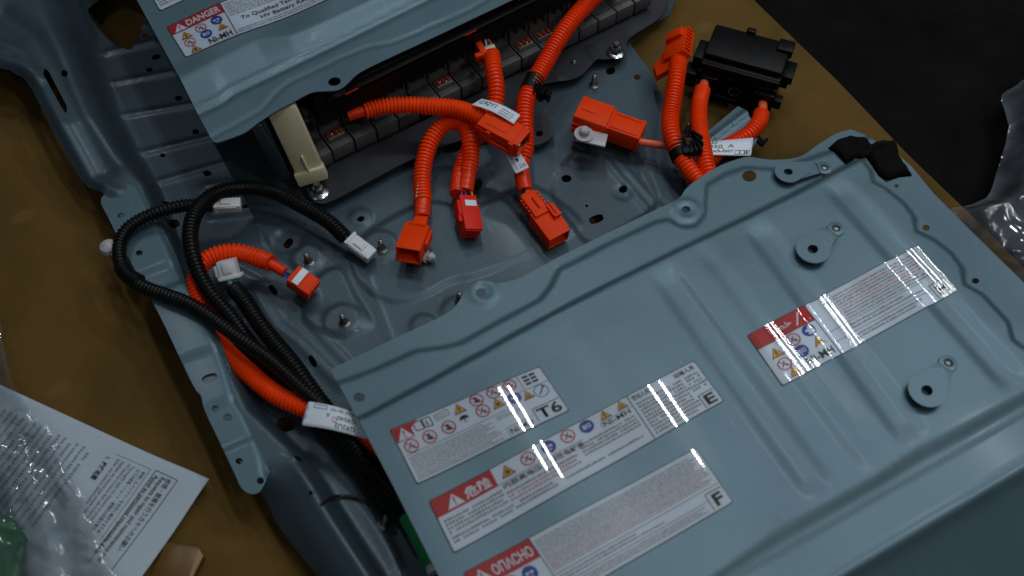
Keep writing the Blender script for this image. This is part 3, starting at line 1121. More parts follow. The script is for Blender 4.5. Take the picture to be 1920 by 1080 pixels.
# tabs with an oblong hole, lifted off the deck on a bent foot
def lift_tab(pfoot, ptip, hz, rfoot, rtip, name='lift_tab', foot=True, hang=0.013):
    a = np.array(pfoot)
    b_ = np.array(ptip)
    M, L = frame(tuple(a), (b_[0], b_[1], a[2]))
    mb = MB()
    # tip plate: teardrop ring with a hole, at height hang
    n = 22
    outer, inner = [], []
    for k in range(n):
        an = 2 * math.pi * k / n
        cx, sy2 = math.cos(an), math.sin(an)
        rr = rtip * (1 + (0.80 * max(0, -cx) ** 7))
        outer.append((L + rr * cx, rr * sy2))
        inner.append((L + rtip * .34 * cx, rtip * .30 * sy2))
    for zz, flip in ((hang, False), (hang - .002, True)):
        V = [M @ Vector((x, y, zz)) for x, y in outer + inner]
        F = [(k, (k + 1) % n, n + (k + 1) % n, n + k) for k in range(n)]
        mb.add(V, [f[::-1] for f in F] if flip else F, 'steel_paint')
    for ring in (outer, inner):
        V = [M @ Vector((x, y, hang)) for x, y in ring] + [M @ Vector((x, y, hang - .002)) for x, y in ring]
        F = [(k, n + k, n + (k + 1) % n, (k + 1) % n) for k in range(n)]
        mb.add(V, F if ring is outer else [f[::-1] for f in F], 'steel_paint')
    # sloping neck from foot up to the tip plate
    wn = rfoot * .95
    secs = [(-rfoot * .2, .0006, wn * .9), (rfoot * .55, .0010, wn), (rfoot * .95, .003, wn * 1.02), (rfoot * 1.25, hang - .002, wn * 1.08), (L - rtip * .72, hang - .0004, wn * 1.5), (L - rtip * .5, hang - .0004, wn * 1.55)]
    V, F = [], []
    for x, z, w in secs:
        V += [M @ Vector((x, -w, z)), M @ Vector((x, w, z)), M @ Vector((x, w, z - .002)), M @ Vector((x, -w, z - .002))]
    for i in range(len(secs) - 1):
        for k in range(4):
            F.append((4 * i + k, 4 * i + 4 + k, 4 * i + 4 + (k + 1) % 4, 4 * i + (k + 1) % 4))
    mb.add(V, F, 'steel_paint')
    if foot:
        prof = [(rfoot * 1.1, 0.0), (rfoot * 1.05, .0018), (rfoot * .55, .0022), (rfoot * .42, .0012), (rfoot * .38, .0004)]
        mb.lathe(prof, 'steel_paint', M, 20)
    o = mb.build(name, fcover, auto=40)
    if foot:
        bolt = MB()
        bolt.lathe([(rfoot * .36, 0.0), (rfoot * .36, .0016), (rfoot * .22, .0021)], 'dark_zinc', M @ Matrix.Translation((0, 0, .0006)), 12)
        bolt.build('rivet', o)
    return o


for (fx_, fy2, tx_, ty2) in ((1567, 430, 1524, 467), (1777, 682, 1738, 732)):
    pf = on(fx_, fy2, h_front)
    pt = P(tx_, ty2, pf[2] + .009)
    lift_tab(pf, pt, 0, .0085, .0175, hang=.009)
pf = on(1545, 316, h_front)
pt = P(1478, 322, pf[2] + .008)
lift_tab(pf, pt, 0, .0085, .0150, hang=.008)

# black foam seal wrapped over the far corner
fo = [(1559, 262), (1576, 249), (1597, 240), (1620, 247), (1640, 256), (1655, 252), (1672, 256), (1682, 268), (1686, 286), (1698, 306), (1711, 326), (1688, 329), (1664, 337), (1648, 326), (1634, 304), (1624, 290), (1611, 284), (1592, 297), (1578, 282)]
fo_w = PX(fo, ZD - .003)
V, T = fill(fo_w, [], 0.004)
e_ = np.clip(-sd_poly(V[:, 0], V[:, 1], fo_w), 0, .008)
fold = d_line(V[:, 0], V[:, 1], PX([(1640, 256), (1624, 290)], ZD))
zz = h_front(V[:, 0], V[:, 1]) + 0.0015 + 0.006 * np.sqrt(np.clip(e_ / .004, 0, 1)) - .004 * np.exp(-(fold / .005) ** 2) + 0.0016 * np.sin(V[:, 0] * 170) * np.sin(V[:, 1] * 140)
fo_o = link('foam_seal', mesh('foam_seal', np.column_stack([V, zz]), T, 'foam'), fcover)
md = fo_o.modifiers.new('thickness', 'SOLIDIFY')
md.thickness = .006
md.offset = -1

# ---- labels on the front cover
def cover_map(TL, TR, BR, BL, W, H, h):
    q = [on(a, b, h) for a, b in (TL, TR, BR, BL)]
    return Map(*q, W, H, h=lambda x, y: h(x, y) + 0.0004)


# label ending in T6
W, H = 300, 112
mp = cover_map((730, 806), (1012, 687), (1068, 770), (782, 909), W, H, h_front)
lb = base_label(mp, fcover, W, H, 'small pictogram label with the code T6 in its corner')
a = Art(mp)
a.poly([(2, 110), (2, 82), (10, 82), (52, 110)], 'label_red', 2)
a.rect(2, 82, 36, 110, 'label_red', 2)
alert_triangle(a, 20, 94, 13)
a.build('alert_header', lb)
a = Art(mp)
for sx in (0, 1):
    a.stroke([(42 + sx * 17, 90), (42 + sx * 17, 106), (57 + sx * 17, 106), (57 + sx * 17, 88), (42 + sx * 17, 90)], 1.8, 'label_black', 2)
a.text('i', 64, 92, 10, 'label_black', bold=.03)
a.stroke([(82, 92), (108, 94), (108, 106), (82, 104), (82, 92)], 1.0, 'label_grey', 2)
a.lines(84, 93, 107, 104, 4, m='label_black')
a.rect(4, 54, 210, 54.9, 'label_grey', 2)
a.rect(205, 76, 298, 77, 'label_grey', 2)
a.rect(250, 78, 251, 110, 'label_grey', 2)
for (u0, v0) in ((258, 84), (258, 92), (258, 100), (272, 84), (272, 92), (272, 100)):
    a.rect(u0, v0, u0 + 11, v0 + 5, 'label_grey', 2)
a.stroke([(242, 6), (242, 34), (297, 34)], 1.4, 'label_black', 2)
a.text('T6', 246, 8, 22, 'label_black', bold=.02, width=46)
a.stroke([(184, 3), (184, 22), (236, 22)], 0.8, 'label_grey', 2)
a.text('Ni-MH', 188, 7, 11, 'label_black', width=44, bold=.012)
a.stroke([(128, 66), (128, 78)], 1.6, 'label_black', 2)
a.poly([(118, 74), (138, 74), (134, 80), (128, 82), (122, 80)], 'label_black', 3)
a.ring(276, 62, 14, 1.6, 'label_blue', 2)
a.stroke([(270, 55), (282, 68)], 2.2, 'label_black', 3)
a.disc(283, 69, 2.4, 'label_black', 3, 10)
a.build('lettering', lb)
a = Art(mp)
a.lines(8, 6, 175, 52, 4.6, m='label_grey', m2='label_pink', p2=0.14)
a.lines(178, 40, 236, 52, 4.6, m='label_grey')
a.build('fine_print', lb)['kind'] = 'stuff'
for kd, x, y, r, sy in (('ban', 22, 68, 13, 0), ('ban', 58, 70, 13, 1), ('ban', 96, 72, 13, 1), ('warn', 128, 96, 12, 0), ('ban', 164, 98, 13, 1), ('ban', 164, 73, 13, 0), ('ban', 198, 98, 13, 0), ('warn', 194, 74, 12, 2),
                        ('ban', 231, 98, 12.5, 1), ('must', 226, 70, 12.5, 0), ('warn', 262, 96, 0.1, 0), ('warn', 250, 64, 11, 1)):
    if r > 1:
        pict(mp, lb, kd, x, y, r, sy)

# long label ending in E
W, H = 520, 104
mp = cover_map((803, 940), (1301, 676), (1358, 752), (851, 1038), W, H, h_front)
lb = base_label(mp, fcover, W, H, 'long label with a red Chinese danger header and the letter E')
a = Art(mp)
a.rect(1.6, 68, 112, H - 1.6, 'label_red', 2)
alert_triangle(a, 38, 83, 14)
a.text('危险', 57, 75, 19, 'label_white', layer=3, width=48, bold=.03, cap=.85)
a.build('danger_header', lb)
a = Art(mp)
a.rect(378, 2, 379.6, H - 2, 'label_black', 2)
a.rect(112, 68, 272, 69, 'label_grey', 2)
a.stroke([(314, 68), (314, 80), (376, 80)], 0.9, 'label_grey', 2)
a.text('Ni-MH', 318, 69.5, 9.5, 'label_black', width=52, bold=.01)
a.stroke([(486, 4), (486, 34), (517, 34)], 1.6, 'label_black', 2)
a.text('E', 492, 8, 21, 'label_black', bold=.03, width=20)
a.text('内部高电压', 118, 57, 9.5, 'label_black', width=72, cap=.85, bold=.012)
a.stroke([(196, 55), (201, 67)], 0.9, 'label_grey', 2)
a.text('碱性电解液', 206, 57, 9.5, 'label_black', width=64, cap=.85, bold=.012)
a.text('搬运人员', 384, 88, 9.5, 'label_black', width=34, cap=.85, bold=.012)
a.text('运输人员', 470, 88, 9.0, 'label_black', width=42, cap=.85, bold=.012)
a.build('lettering', lb)
a = Art(mp)
a.lines(8, 30, 112, 62, 7.4, 'cjk', 'label_black', ragged=.05)
a.lines(118, 30, 250, 53, 7.4, 'cjk', 'label_black', 'label_pink', .35, ragged=.05)
a.lines(8, 8, 200, 29, 7.4, 'cjk', 'label_black', 'label_pink', .3, ragged=.25)
a.lines(262, 38, 374, 66, 7.0, 'cjk', 'label_black', ragged=.05)
a.lines(216, 8, 372, 24, 7.6, 'cjk', 'label_black', ragged=.1, rows=1)
a.lines(386, 8, 480, 84, 7.6, 'cjk', 'label_black', ragged=.08)
a.lines(484, 40, 514, 84, 7.6, 'cjk', 'label_black', ragged=.2)
a.build('fine_print', lb)['kind'] = 'stuff'
for kd, x, y, r, sy in (('warn', 136, 84, 13, 2), ('ban', 176, 86, 13, 0), ('must', 216, 87, 13, 0), ('ban', 254, 88, 13, 0), ('must', 291, 88, 13, 1), ('warn', 328, 91, 11, 0), ('warn', 362, 92, 11, 1)):
    pict(mp, lb, kd, x, y, r, sy)

# long label ending in F, header in Cyrillic
W, H = 520, 134
mp = cover_map((868, 1074), (1305, 840), (1375, 942), (945, 1192), W, H, h_front)
lb = base_label(mp, fcover, W, H, 'long label with a red Cyrillic danger header and the letter F')
a = Art(mp)
a.rect(1.6, 92, 138, H - 1.6, 'label_red', 2)
alert_triangle(a, 26, 111, 16)
a.text('ОПАСНО', 48, 101, 19, 'label_white', layer=3, width=84, bold=.03)
a.build('danger_header', lb)
a = Art(mp)
a.rect(138, 2, 139.6, H - 2, 'label_black', 2)
a.stroke([(478, 4), (478, 40), (517, 40)], 1.6, 'label_black', 2)
a.text('F', 488, 9, 25, 'label_black', bold=.03, width=20)
a.text('Ni-MH', 80, 20, 16, 'label_black', bold=.02)
a.rect(142, 48, 517, 49, 'label_grey', 2)
a.rect(142, 26, 476, 27, 'label_grey', 2)
a.build('lettering', lb)
a = Art(mp)
a.lines(144, 52, 512, 126, 5.4, m='label_grey', m2='label_pink', p2=.12, ragged=.06)
a.lines(144, 30, 474, 46, 6.6, m='label_black', ragged=.5)
a.lines(144, 6, 470, 24, 5.2, m='label_grey', ragged=.1)
a.build('fine_print', lb)['kind'] = 'stuff'
for kd, x, y, r, sy in (('must', 104, 74, 15, 0), ('ban', 66, 74, 15, 0), ('warn', 28, 70, 14, 0), ('must', 66, 40, 15, 1), ('ban', 28, 36, 15, 0), ('warn', 110, 44, 13, 1)):
    pict(mp, lb, kd, x, y, r, sy)

# label ending in H, header in Arabic
W, H = 380, 128
mp = cover_map((1400, 629), (1717, 460), (1795, 545), (1467, 725), W, H, h_front)
lb = base_label(mp, fcover, W, H, 'shiny label with a red Arabic danger header and the letter H')
a = Art(mp)
a.rect(1.6, 90, 124, H - 1.6, 'label_red', 2)
alert_triangle(a, 103, 107, 15)
a.text('\ufeae\ufec4\ufea7', 40, 103, 14, 'label_white', layer=3, width=42, bold=.02)
a.build('danger_header', lb)
a = Art(mp)
a.rect(124, 2, 125.8, H - 2, 'label_black', 2)
a.rect(2, 89, 124, 90, 'label_black', 2)
a.stroke([(344, 4), (344, 38), (377, 38)], 1.4, 'label_black', 2)
a.text('H', 351, 9, 23, 'label_black', bold=.03, width=19)
a.text('Ni-MH', 62, 10, 17, 'label_black', bold=.02, width=56)
a.rect(127, 52, 340, 53, 'label_grey', 2)
a.rect(127, 28, 342, 29, 'label_grey', 2)
a.build('lettering', lb)
a = Art(mp)
a.lines(178, 56, 372, 120, 7.0, m='label_grey', m2='label_pink', p2=.3, ragged=.1)
a.lines(170, 31, 338, 50, 7.5, m='label_black', ragged=.3)
a.lines(166, 6, 340, 26, 7.0, m='label_black', ragged=.3)
a.build('fine_print', lb)['kind'] = 'stuff'
for kd, x, y, r, sy in (('ban', 66, 73, 13.5, 0), ('must', 101, 75, 13.5, 0), ('warn', 26, 66, 13, 0), ('must', 66, 44, 13.5, 1), ('warn', 104, 46, 13, 1), ('ban', 27, 38, 13.5, 0), ('warn', 34, 15, 12, 2)):
    pict(mp, lb, kd, x, y, r, sy)

# ================================================================== rear cover over the modules
ZR = 0.150
ZRD = 0.162
rc_edge = [(398, 263), (404, 267), (412, 266), (436, 258), (460, 248), (483, 231), (515, 210), (547, 193), (583, 174), (610, 171), (633, 169), (648, 160), (662, 146), (678, 134), (720, 113), (800, 76), (880, 38), (960, 0), (1030, -34), (1120, -80)]
rc_out = PX([(60, -360), (255, 0), (300, 83), (350, 174), (385, 240)] + [tuple(q) for q in spline(rc_edge, 4)] + [(900, -360)], ZR)
RL3 = fx(P3([(260, 190, ZRD), (340, 148, ZRD), (420, 105, ZRD), (480, 76, ZRD), (540, 70, ZRD), (580, 55, ZRD), (640, 28, ZRD), (700, 0, ZRD), (900, -95, ZRD)]))
RL4 = fx(P3([(260, 258, ZR), (370, 205, ZR), (415, 184, ZR), (432, 170, ZR), (540, 118, ZR), (640, 70, ZR), (770, 6, ZR), (900, -58, ZR)]))
r_groove = PX([(395, 258), (445, 232), (492, 205), (520, 172), (545, 153), (600, 128), (640, 108), (690, 88), (735, 80), (780, 62), (880, 18), (910, 0), (960, -30)], ZR)


def h_rear(x, y):
    l3, l4 = RL3(x), RL4(x)
    z = ZR + 0 * x
    z = z + (ZRD - ZR) * np.clip((y - l4) / np.maximum(l3 - l4, 1e-3), 0, 1) ** 0.9
    z = z + 0.0022 * np.exp(-((y - l4 - .001) / .0028) ** 2) - 0.002 * np.exp(-((y - l4 + .006) / .004) ** 2)
    g = d_line(x, y, r_groove)
    z = z - 0.0010 * np.exp(-(g / .0022) ** 2)
    deck = sst((y - l3) / .03)
    z = z + deck * 0.0014 * np.sin((x - 0.1) * 48)
    return z


rcover = thing('battery_cover', (*P(500, 60, ZR)[:2], ZR), 'blue-grey steel cover fixed over the battery modules, English DANGER label on it', 'battery cover')
sheet('cover_plate', rc_out, [hole(627, 153, 12, 8, -.15, ZR)], h_rear, 0.0036, 'steel_paint', rcover, 0.0012)

W, H = 420, 92
mp = cover_map((312, 51), (695, -108), (728, -42), (348, 109), W, H, h_rear)
lb = base_label(mp, rcover, W, H, 'label with red DANGER header and pictograms at the cover corner')
a = Art(mp)
a.rect(1.6, 66, 104, H - 1.6, 'label_red', 2)
alert_triangle(a, 20, 76, 11)
a.text('DANGER', 34, 71, 15, 'label_white', layer=3, width=66, bold=.03)
a.build('danger_header', lb)
a = Art(mp)
a.rect(104, 2, 105.8, H - 2, 'label_black', 2)
a.rect(2, 65, 104, 66.2, 'label_black', 2)
a.text('Ni-MH', 52, 6, 13, 'label_black', bold=.025, width=46)
a.text('To Qualified Technicians:', 126, 33, 8.5, 'label_black', bold=.015, width=150)
a.text('HV Battery Recycling', 160, 19, 8.5, 'label_black', bold=.015, width=130)
a.build('lettering', lb)
a = Art(mp)
a.lines(110, 46, 415, 88, 5.4, m='label_grey', m2='label_pink', p2=.35, ragged=.05)
a.lines(110, 4, 415, 16, 5.2, m='label_grey', ragged=.06)
a.lines(300, 18, 415, 42, 5.2, m='label_grey', ragged=.1)
a.lines(110, 27, 150, 31, 4.4, m='label_grey', ragged=.1)
a.build('fine_print', lb)['kind'] = 'stuff'
for kd, x, y, r, sy in (('warn', 22, 51, 11, 0), ('ban', 52, 52, 10.5, 0), ('must', 84, 54, 11, 0), ('ban', 22, 31, 10.5, 0), ('must', 55, 33, 11, 1), ('warn', 87, 34, 10.5, 1), ('warn', 24, 11, 10.5, 2)):
    pict(mp, lb, kd, x, y, r, sy)
W, H = 260, 120
mp = cover_map((250, -66), (480, -160), (528, -75), (300, 22), W, H, h_rear)
lb = base_label(mp, rcover, W, H, 'label cut off by the top of the picture')
a = Art(mp)
a.lines(6, 6, 250, 112, 6.0, m='label_grey', m2='label_pink', p2=.3, ragged=.05)
a.build('fine_print', lb)['kind'] = 'stuff'

# ================================================================== battery pack under the rear cover
ZM = 0.042
ra, rb = P(585, 324, ZM), P(1222, 11, ZM)
MR, LR = frame(tuple(ra), tuple(rb))
pack = thing('battery_pack', tuple(P(900, 170, 0.03)), 'row of grey battery modules with black duct under the rear cover', 'battery pack')
NMOD = 17
pitch = LR / NMOD
w_ = pitch * 0.93


def module_mesh(kind):
    b = MB()
    m, d = 'module_grey', 'module_dark'
    b.box((0, .016, .010), (w_, .032, .020), m, bev=.0012)
    b.box((0, .034, .012), (w_, .010, .026), m, bev=.001)
    b.box((0, .052, .028), (w_, .030, .056), d, bev=.001)
    for sx in (-1, 1):
        b.box((sx * w_ * .43, .035, .034), (w_ * .10, .010, .040), m, bev=.0006)
    b.box((0, .034, .0255), (w_ * .96, .008, .003), m, bev=.0005)
    b.box((0, .035, .047), (w_ * .86, .006, .003), m, bev=.0005)
    b.box((0, .035, .038), (w_ * .06, .006, .020), m, bev=.0005)
    b.box((-w_ * .2, .034, .052), (w_ * .34, .008, .006), m, bev=.0006)
    b.box((w_ * .22, .036, .060), (w_ * .3, .01, .008), d, bev=.0006)
    b.box((0, .018, .0208), (w_ * .85, .018, .0016), d, bev=.0003)
    return mesh('module', b.V, b.F, b.mats, b.M, True, 35)


def terminal_mesh():
    b = MB()
    b.box((0, .018, .0226), (w_ * .74, .010, .002), 'clear_cap', bev=.0004)
    for k in (-1, 0, 1):
        b.box((k * w_ * .25, .018, .0250), (w_ * .17, .008, .004), 'copper_red', bev=.0008)
    b.lathe([(.0014, 0), (.0014, .0015), (.0008, .002)], 'zinc', Matrix.Translation((w_ * .12, .016, .0235)), 8)
    b.lathe([(.0014, 0), (.0014, .0015), (.0008, .002)], 'zinc', Matrix.Translation((-w_ * .12, .019, .0235)), 8)
    return mesh('terminal', b.V, b.F, b.mats, b.M, True, 35)


mod_me, ter_me = module_mesh(0), terminal_mesh()
for k in range(NMOD):
    Mk = MR @ Matrix.Translation((pitch * (k + .5), random.uniform(-.0006, .0006), random.uniform(-.0004, .0004)))
    mo = link('module', mod_me, pack, Mk)
    if k in (1, 3, 6, 8, 10, 11, 13, 15):
        t = bpy.data.objects.new('terminal', ter_me)
        COL.objects.link(t)
        t.parent = mo
# black duct above the modules
a_, b_ = P(535, 275, .098), P(1120, -18, .098)
M, L = frame(tuple(a_), tuple(b_))
d = MB()
d.box((L / 2 + .024, .06, .022), (L - .048, .115, .042), 'black_plastic', M, bev=.003)
d.box((L / 2 + .03, .000, .030), (L - .06, .008, .0025), 'black_plastic', M, bev=.0006)
d.box((L / 2 + .03, .000, .038), (L - .06, .010, .0030), 'black_plastic', M, bev=.0006)
duct = d.build('duct', pack)
for xx in (.20, .56):
    d = MB()
    d.box((L * xx, -.0054, .0385), (.016, .0008, .0012), 'red_plastic', M, bev=0)
    d.build('red_mark', duct)
# cream plastic strut and the dark plate beside it
ta, tb = P(586, 330, .046), P(526, 200, .143)
M, L = frame(tuple(ta), tuple(tb), up=tuple(-FWD))
s_ = MB()
s_.box((L / 2, 0, 0), (L, .033, .012), 'cream_plastic', M, bev=.003)
s_.box((.006, 0, .004), (.018, .036, .014), 'cream_plastic', M, bev=.002)
s_.box((.022, 0, .0075), (.030, .0022, .006), 'cream_plastic', M, bev=.0006)
s_.build('strut', pack)
pa, pb = P(547, 334, .044), P(497, 226, .146)
back = np.array([-.02, .22, 0])
plt = MB()
n_ = np.array([.004, 0, 0])
q = [pa, pb, pb + back, pa + back]
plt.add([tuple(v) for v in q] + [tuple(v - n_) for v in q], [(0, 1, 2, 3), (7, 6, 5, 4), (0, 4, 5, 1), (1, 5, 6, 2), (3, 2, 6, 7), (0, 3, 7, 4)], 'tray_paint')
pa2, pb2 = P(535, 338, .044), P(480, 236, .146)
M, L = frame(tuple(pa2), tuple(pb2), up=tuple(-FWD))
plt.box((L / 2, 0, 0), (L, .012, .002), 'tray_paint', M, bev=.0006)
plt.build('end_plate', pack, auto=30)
# mounting plate under the modules, with bolts
mp_out = [tuple(q) for q in spline(PX([(560, 335), (571, 348), (583, 372), (597, 381), (620, 378), (690, 342), (760, 305), (850, 268), (930, 250), (975, 262), (1003, 272), (1030, 262), (1040, 240), (1012, 200), (1000, 172), (1023, 157), (1060, 152), (1087, 143), (1103, 128), (1117, 115),
                                       (1140, 111), (1162, 109), (1175, 98), (1180, 72), (1235, 35), (1255, 0)], .036), 4)] + PX([(1240, -60), (600, 200), (520, 300)], .036)
mp_rib = [PX([(1108, 95), (1120, 112)], .036), PX([(1035, 132), (1048, 148)], .036)]


def h_mp(x, y):
    z = .0365 + 0 * x
    for p_ in mp_rib:
        z = z + .003 * np.exp(-(d_line(x, y, p_) / .006) ** 2)
    return z


sheet('mounting_plate', mp_out, [hole(1011, 251, 7, 5.5, 0, .036), hole(549, 341, 6, 4.5, 0, .036)], h_mp, .005, 'rail_plate', pack, .002)


def bolt_mesh():
    b = MB()
    b.lathe([(.0118, 0), (.0118, .0012), (.0100, .0022), (.0072, .0030)], 'zinc', seg=24)
    b.lathe([(.0074, .0028), (.0074, .0085), (.0064, .0096)], 'zinc', seg=6)
    b.lathe([(.0042, .0094), (.0042, .0160), (.0034, .0170)], 'dark_zinc', seg=12)
    return mesh('bolt', b.V, b.F, b.mats, b.M, True, 30)


bo_me = bolt_mesh()
for a, b in ((598, 361), (1154, 99)):
    link('bolt', bo_me, pack, Matrix.Translation(Vector(P(a, b, .0367))) @ Matrix.Rotation(R(a), 4, 'Z'))


# ================================================================== cables
def corr(pts, r, pitch=.0044, amp=.125, seg=14, m='orange', n=12):
    """Corrugated split tube along the points; returns an MB."""
    sp = np.array(spline(pts, n))
    d = np.r_[0, np.cumsum(np.linalg.norm(np.diff(sp, axis=0), axis=1))]
    k = int(d[-1] / pitch) * 6
    s = np.linspace(0, d[-1], k)
    q = np.column_stack([np.interp(s, d, sp[:, i]) for i in range(3)])
    q = q + 0.0009 * np.column_stack([np.sin(s * 57 + r * 900), np.cos(s * 49), np.sin(s * 61)]) * np.minimum(1, np.minimum(s, d[-1] - s) / .03)[:, None]
    ph = np.arange(k) % 6
    prof = np.array([-.9, .35, 1, 1, .35, -.9])[ph]
    b = MB()
    b.tube(q, r * (1 + amp * prof), m, seg)
    return b


def plain(pts, r, m, n=10, seg=12, flat=1.0):
    b = MB()
    sp = spline(pts, n)
    b.tube(sp, r, m, seg, flat)
    return b


def wires(parent, a, b, cols, spread=.0035, r=.0011, sag=.002):
    a, b = np.array(a), np.array(b)
    for k, c in enumerate(cols):
        o = np.array([math.cos(k * 2.1), math.sin(k * 2.1), .5 * math.sin(k * 1.3)]) * spread
        pts = [a + o * .6, (a + b) / 2 + o * 1.3 + np.array([0, 0, sag]), b + o]
        plain(pts, r, c, 6, 8).build('wire', parent)


def sleeve(parent, pts, r, m='orange_tape', name='tape_sleeve'):
    q = spline(pts, 8)
    k = len(q)
    rad = r * (1 + .015 * np.sin(np.arange(k) * 1.7))
    b = MB()
    b.tube(q, rad, m, 16)
    return b.build(name, parent)


def shell(b, M, x0, x1, W, H, t, m, bev=.0006, back=True):
    """Open-ended box from x0 to x1, mouth at x1."""
    L = x1 - x0
    xc = (x0 + x1) / 2
    b.box((xc, 0, H / 2 - t / 2), (L, W, t), m, M, bev)
    b.box((xc, 0, -H / 2 + t / 2), (L, W, t), m, M, bev)
    b.box((xc, W / 2 - t / 2, 0), (L, t, H - 2 * t + .0002), m, M, bev)
    b.box((xc, -W / 2 + t / 2, 0), (L, t, H - 2 * t + .0002), m, M, bev)
    if back:
        b.box((x0 + t / 2, 0, 0), (t, W - .0004, H - .0004), m, M, bev)


def strip_tag(parent, quad, W, H, draw, name='paper_tag', bend=None):
    """White printed tag: quad = 4 (px, py, z) corners TL TR BR BL."""
    q = [P(*c) for c in quad]
    mp = Map(*q, W, H, bend=bend)
    a = Art(mp)
    a.grid(rrect(W, H, min(W, H) * .08), 'label_white', 0, max(W, H) / 14)
    o = a.build(name, parent)
    md = o.modifiers.new('thickness', 'SOLIDIFY')
    md.thickness = .0003
    md.offset = -1
    a = Art(mp)
    draw(a)
    a.build('lettering', o)
    return o


GO = 'orange high-voltage cables lying in the tray'
# --- main cable running down from the top edge to the two-part plug
pA = P3([(1175, -55, .104), (1105, 0, .102), (1060, 58, .098), (1026, 108, .092), (1001, 152, .086), (988, 190, .08), (984, 232, .073), (984, 268, .064), (981, 296, .056)])
cA = thing('orange_cable', tuple(P(985, 300, .03)), 'thick orange corrugated cable from the top edge to the two-part plug', 'cable', GO)
corr(pA, .0100).build('corrugated_tube', cA)
sleeve(cA, P3([(981, 290, .057), (978, 316, .053), (981, 340, .050), (985, 356, .047)]), .0092)
e1, e2 = P(986, 356, .047), P(992, 376, .045)
wires(cA, e1, e2, ['wire_orange', 'wire_black', 'wire_orange'], .003, .0022, 0)
strip_tag(cA, [(992, 314, .068), (967, 326, .066), (944, 281, .076), (971, 279, .076)][0:4], 30, 44, lambda a: (a.text('DLT', 3, 32, 7, 'label_black', width=14), a.poly([(10, 20), (18, 20), (14, 28)], 'label_black', 3),
          a.text('254', 4, 9, 6, 'label_black', width=14), a.lines(20, 4, 28, 40, 3, m='label_black')))
M, L = frame(tuple(P(988, 370, .046)), tuple(P(1048, 450, .038)))
M = M @ Matrix.Diagonal((1, .78, .85, 1))
b = MB()
b.box((.014, 0, .001), (.030, .024, .020), 'orange_plastic', M, bev=.0015)
b.box((.002, 0, .001), (.010, .018, .016), 'orange_plastic', M, bev=.001)
for k in range(5):
    b.box((.004 + k * .0052, .0135, .006), (.003, .004, .010), 'orange_plastic', M, bev=.0006)
    b.box((.004 + k * .0052, -.0130, .002), (.003, .004, .012), 'orange_plastic', M, bev=.0006)
b.box((.018, .004, .0125), (.020, .008, .004), 'orange_plastic', M, bev=.0008)
o1 = b.build('plug', cA)
b = MB()
shell(b, M, .026, L, .036, .026, .002, 'orange_plastic')
b.box((.036, .014, .0155), (.016, .012, .006), 'orange_plastic', M, bev=.001)
b.box((.046, .0195, .004), (.028, .004, .012), 'orange_plastic', M, bev=.001)
b.box((.030, -.004, .0150), (.008, .022, .004), 'orange_plastic', M, bev=.0008)
o2 = b.build('socket_housing', cA)
b = MB()
b.box((.034, .0140, .0190), (.020, .0020, .003), 'orange_plastic', M, bev=.0005)
b.box((.0445, .0140, .0175), (.003, .012, .006), 'orange_plastic', M, bev=.0005)
b.build('latch', o2)
# black ribbed clip on it
M, L = frame(tuple(P(984, 166, .086)), tuple(P(1040, 182, .080)))
b = MB()
q = spline(P3([(1004, 146, .0868), (998, 158, .0852), (992, 171, .0838)]), 3)
b.tube(q, .0118, 'black_plastic', 18)
cl = b.build('clip', cA)
b = MB()
for k in range(6):
    b.lathe([(.0115 - k * .0006, 0), (.0118 - k * .0006, .0012), (.0075, .0020)], 'black_plastic', M @ Matrix.Translation((.012 + k * .0036, .002 * math.sin(k * 2), 0)) @ Matrix.Rotation(R(80 + 8 * math.sin(k * 3)), 4, 'Y'), 12)
b.box((.018, 0, 0), (.030, .009, .009), 'black_plastic', M, bev=.001)
b.build('fir_tree_head', cl)

# --- cable lying across, with block connector
cB = thing('orange_cable', tuple(P(945, 255, .03)), 'orange cable lying across the modules, ending in a square hollow connector', 'cable', GO)
corr(P3([(683, 209, .092), (720, 201, .092), (775, 196, .092), (840, 202, .094), (890, 216, .095), (925, 232, .094)]), .0094).build('corrugated_tube', cB)
sleeve(cB, P3([(653, 217, .091), (668, 212, .092), (686, 208, .092)]), .0068)
M, L = frame(tuple(P(906, 229, .098)), tuple(P(982, 270, .094)))
M = M @ Matrix.Diagonal((1, .86, .9, 1))
b = MB()
b.box((L * .43, 0, .0115), (L * .86, .034, .003), 'orange_plastic', M, bev=.001)
shell(b, M, .012, L, .032, .024, .0022, 'orange_plastic')
b.box((L * .30, -.0175, .001), (.006, .005, .020), 'orange_plastic', M, bev=.001)
b.box((L * .55, -.0185, -.006), (L * .55, .003, .006), 'orange_plastic', M, bev=.001)
b.box((L * .84, -.0175, .001), (.006, .005, .022), 'orange_plastic', M, bev=.001)
b.box((L * .9, .0165, 0), (.010, .004, .016), 'orange_plastic', M, bev=.001)
b.box((L * .40, 0, .0134), (L * .46, .018, .0010), 'orange_plastic', M, bev=.0003)
b.box((L * .12, .010, .0138), (.006, .008, .0016), 'orange_plastic', M, bev=.0004)
co = b.build('connector', cB)
b = MB()
b.box((L - .004, .006, .001), (.006, .0035, .014), 'black_plastic', M, bev=.0004)
b.box((L - .006, -.006, -.001), (.008, .007, .007), 'zinc', M, bev=.0008)
b.build('terminal', co)
strip_tag(cB, [(903, 185, .112), (976, 216, .112), (963, 233, .110), (884, 196, .110)], 80, 20, lambda a: (a.text('G92Y1', 5, 8, 9, 'label_black', width=32), a.lines(48, 3, 76, 17, 4.5, m='label_black')), bend=lambda u, v: .004 * np.sin(u * 3.1))

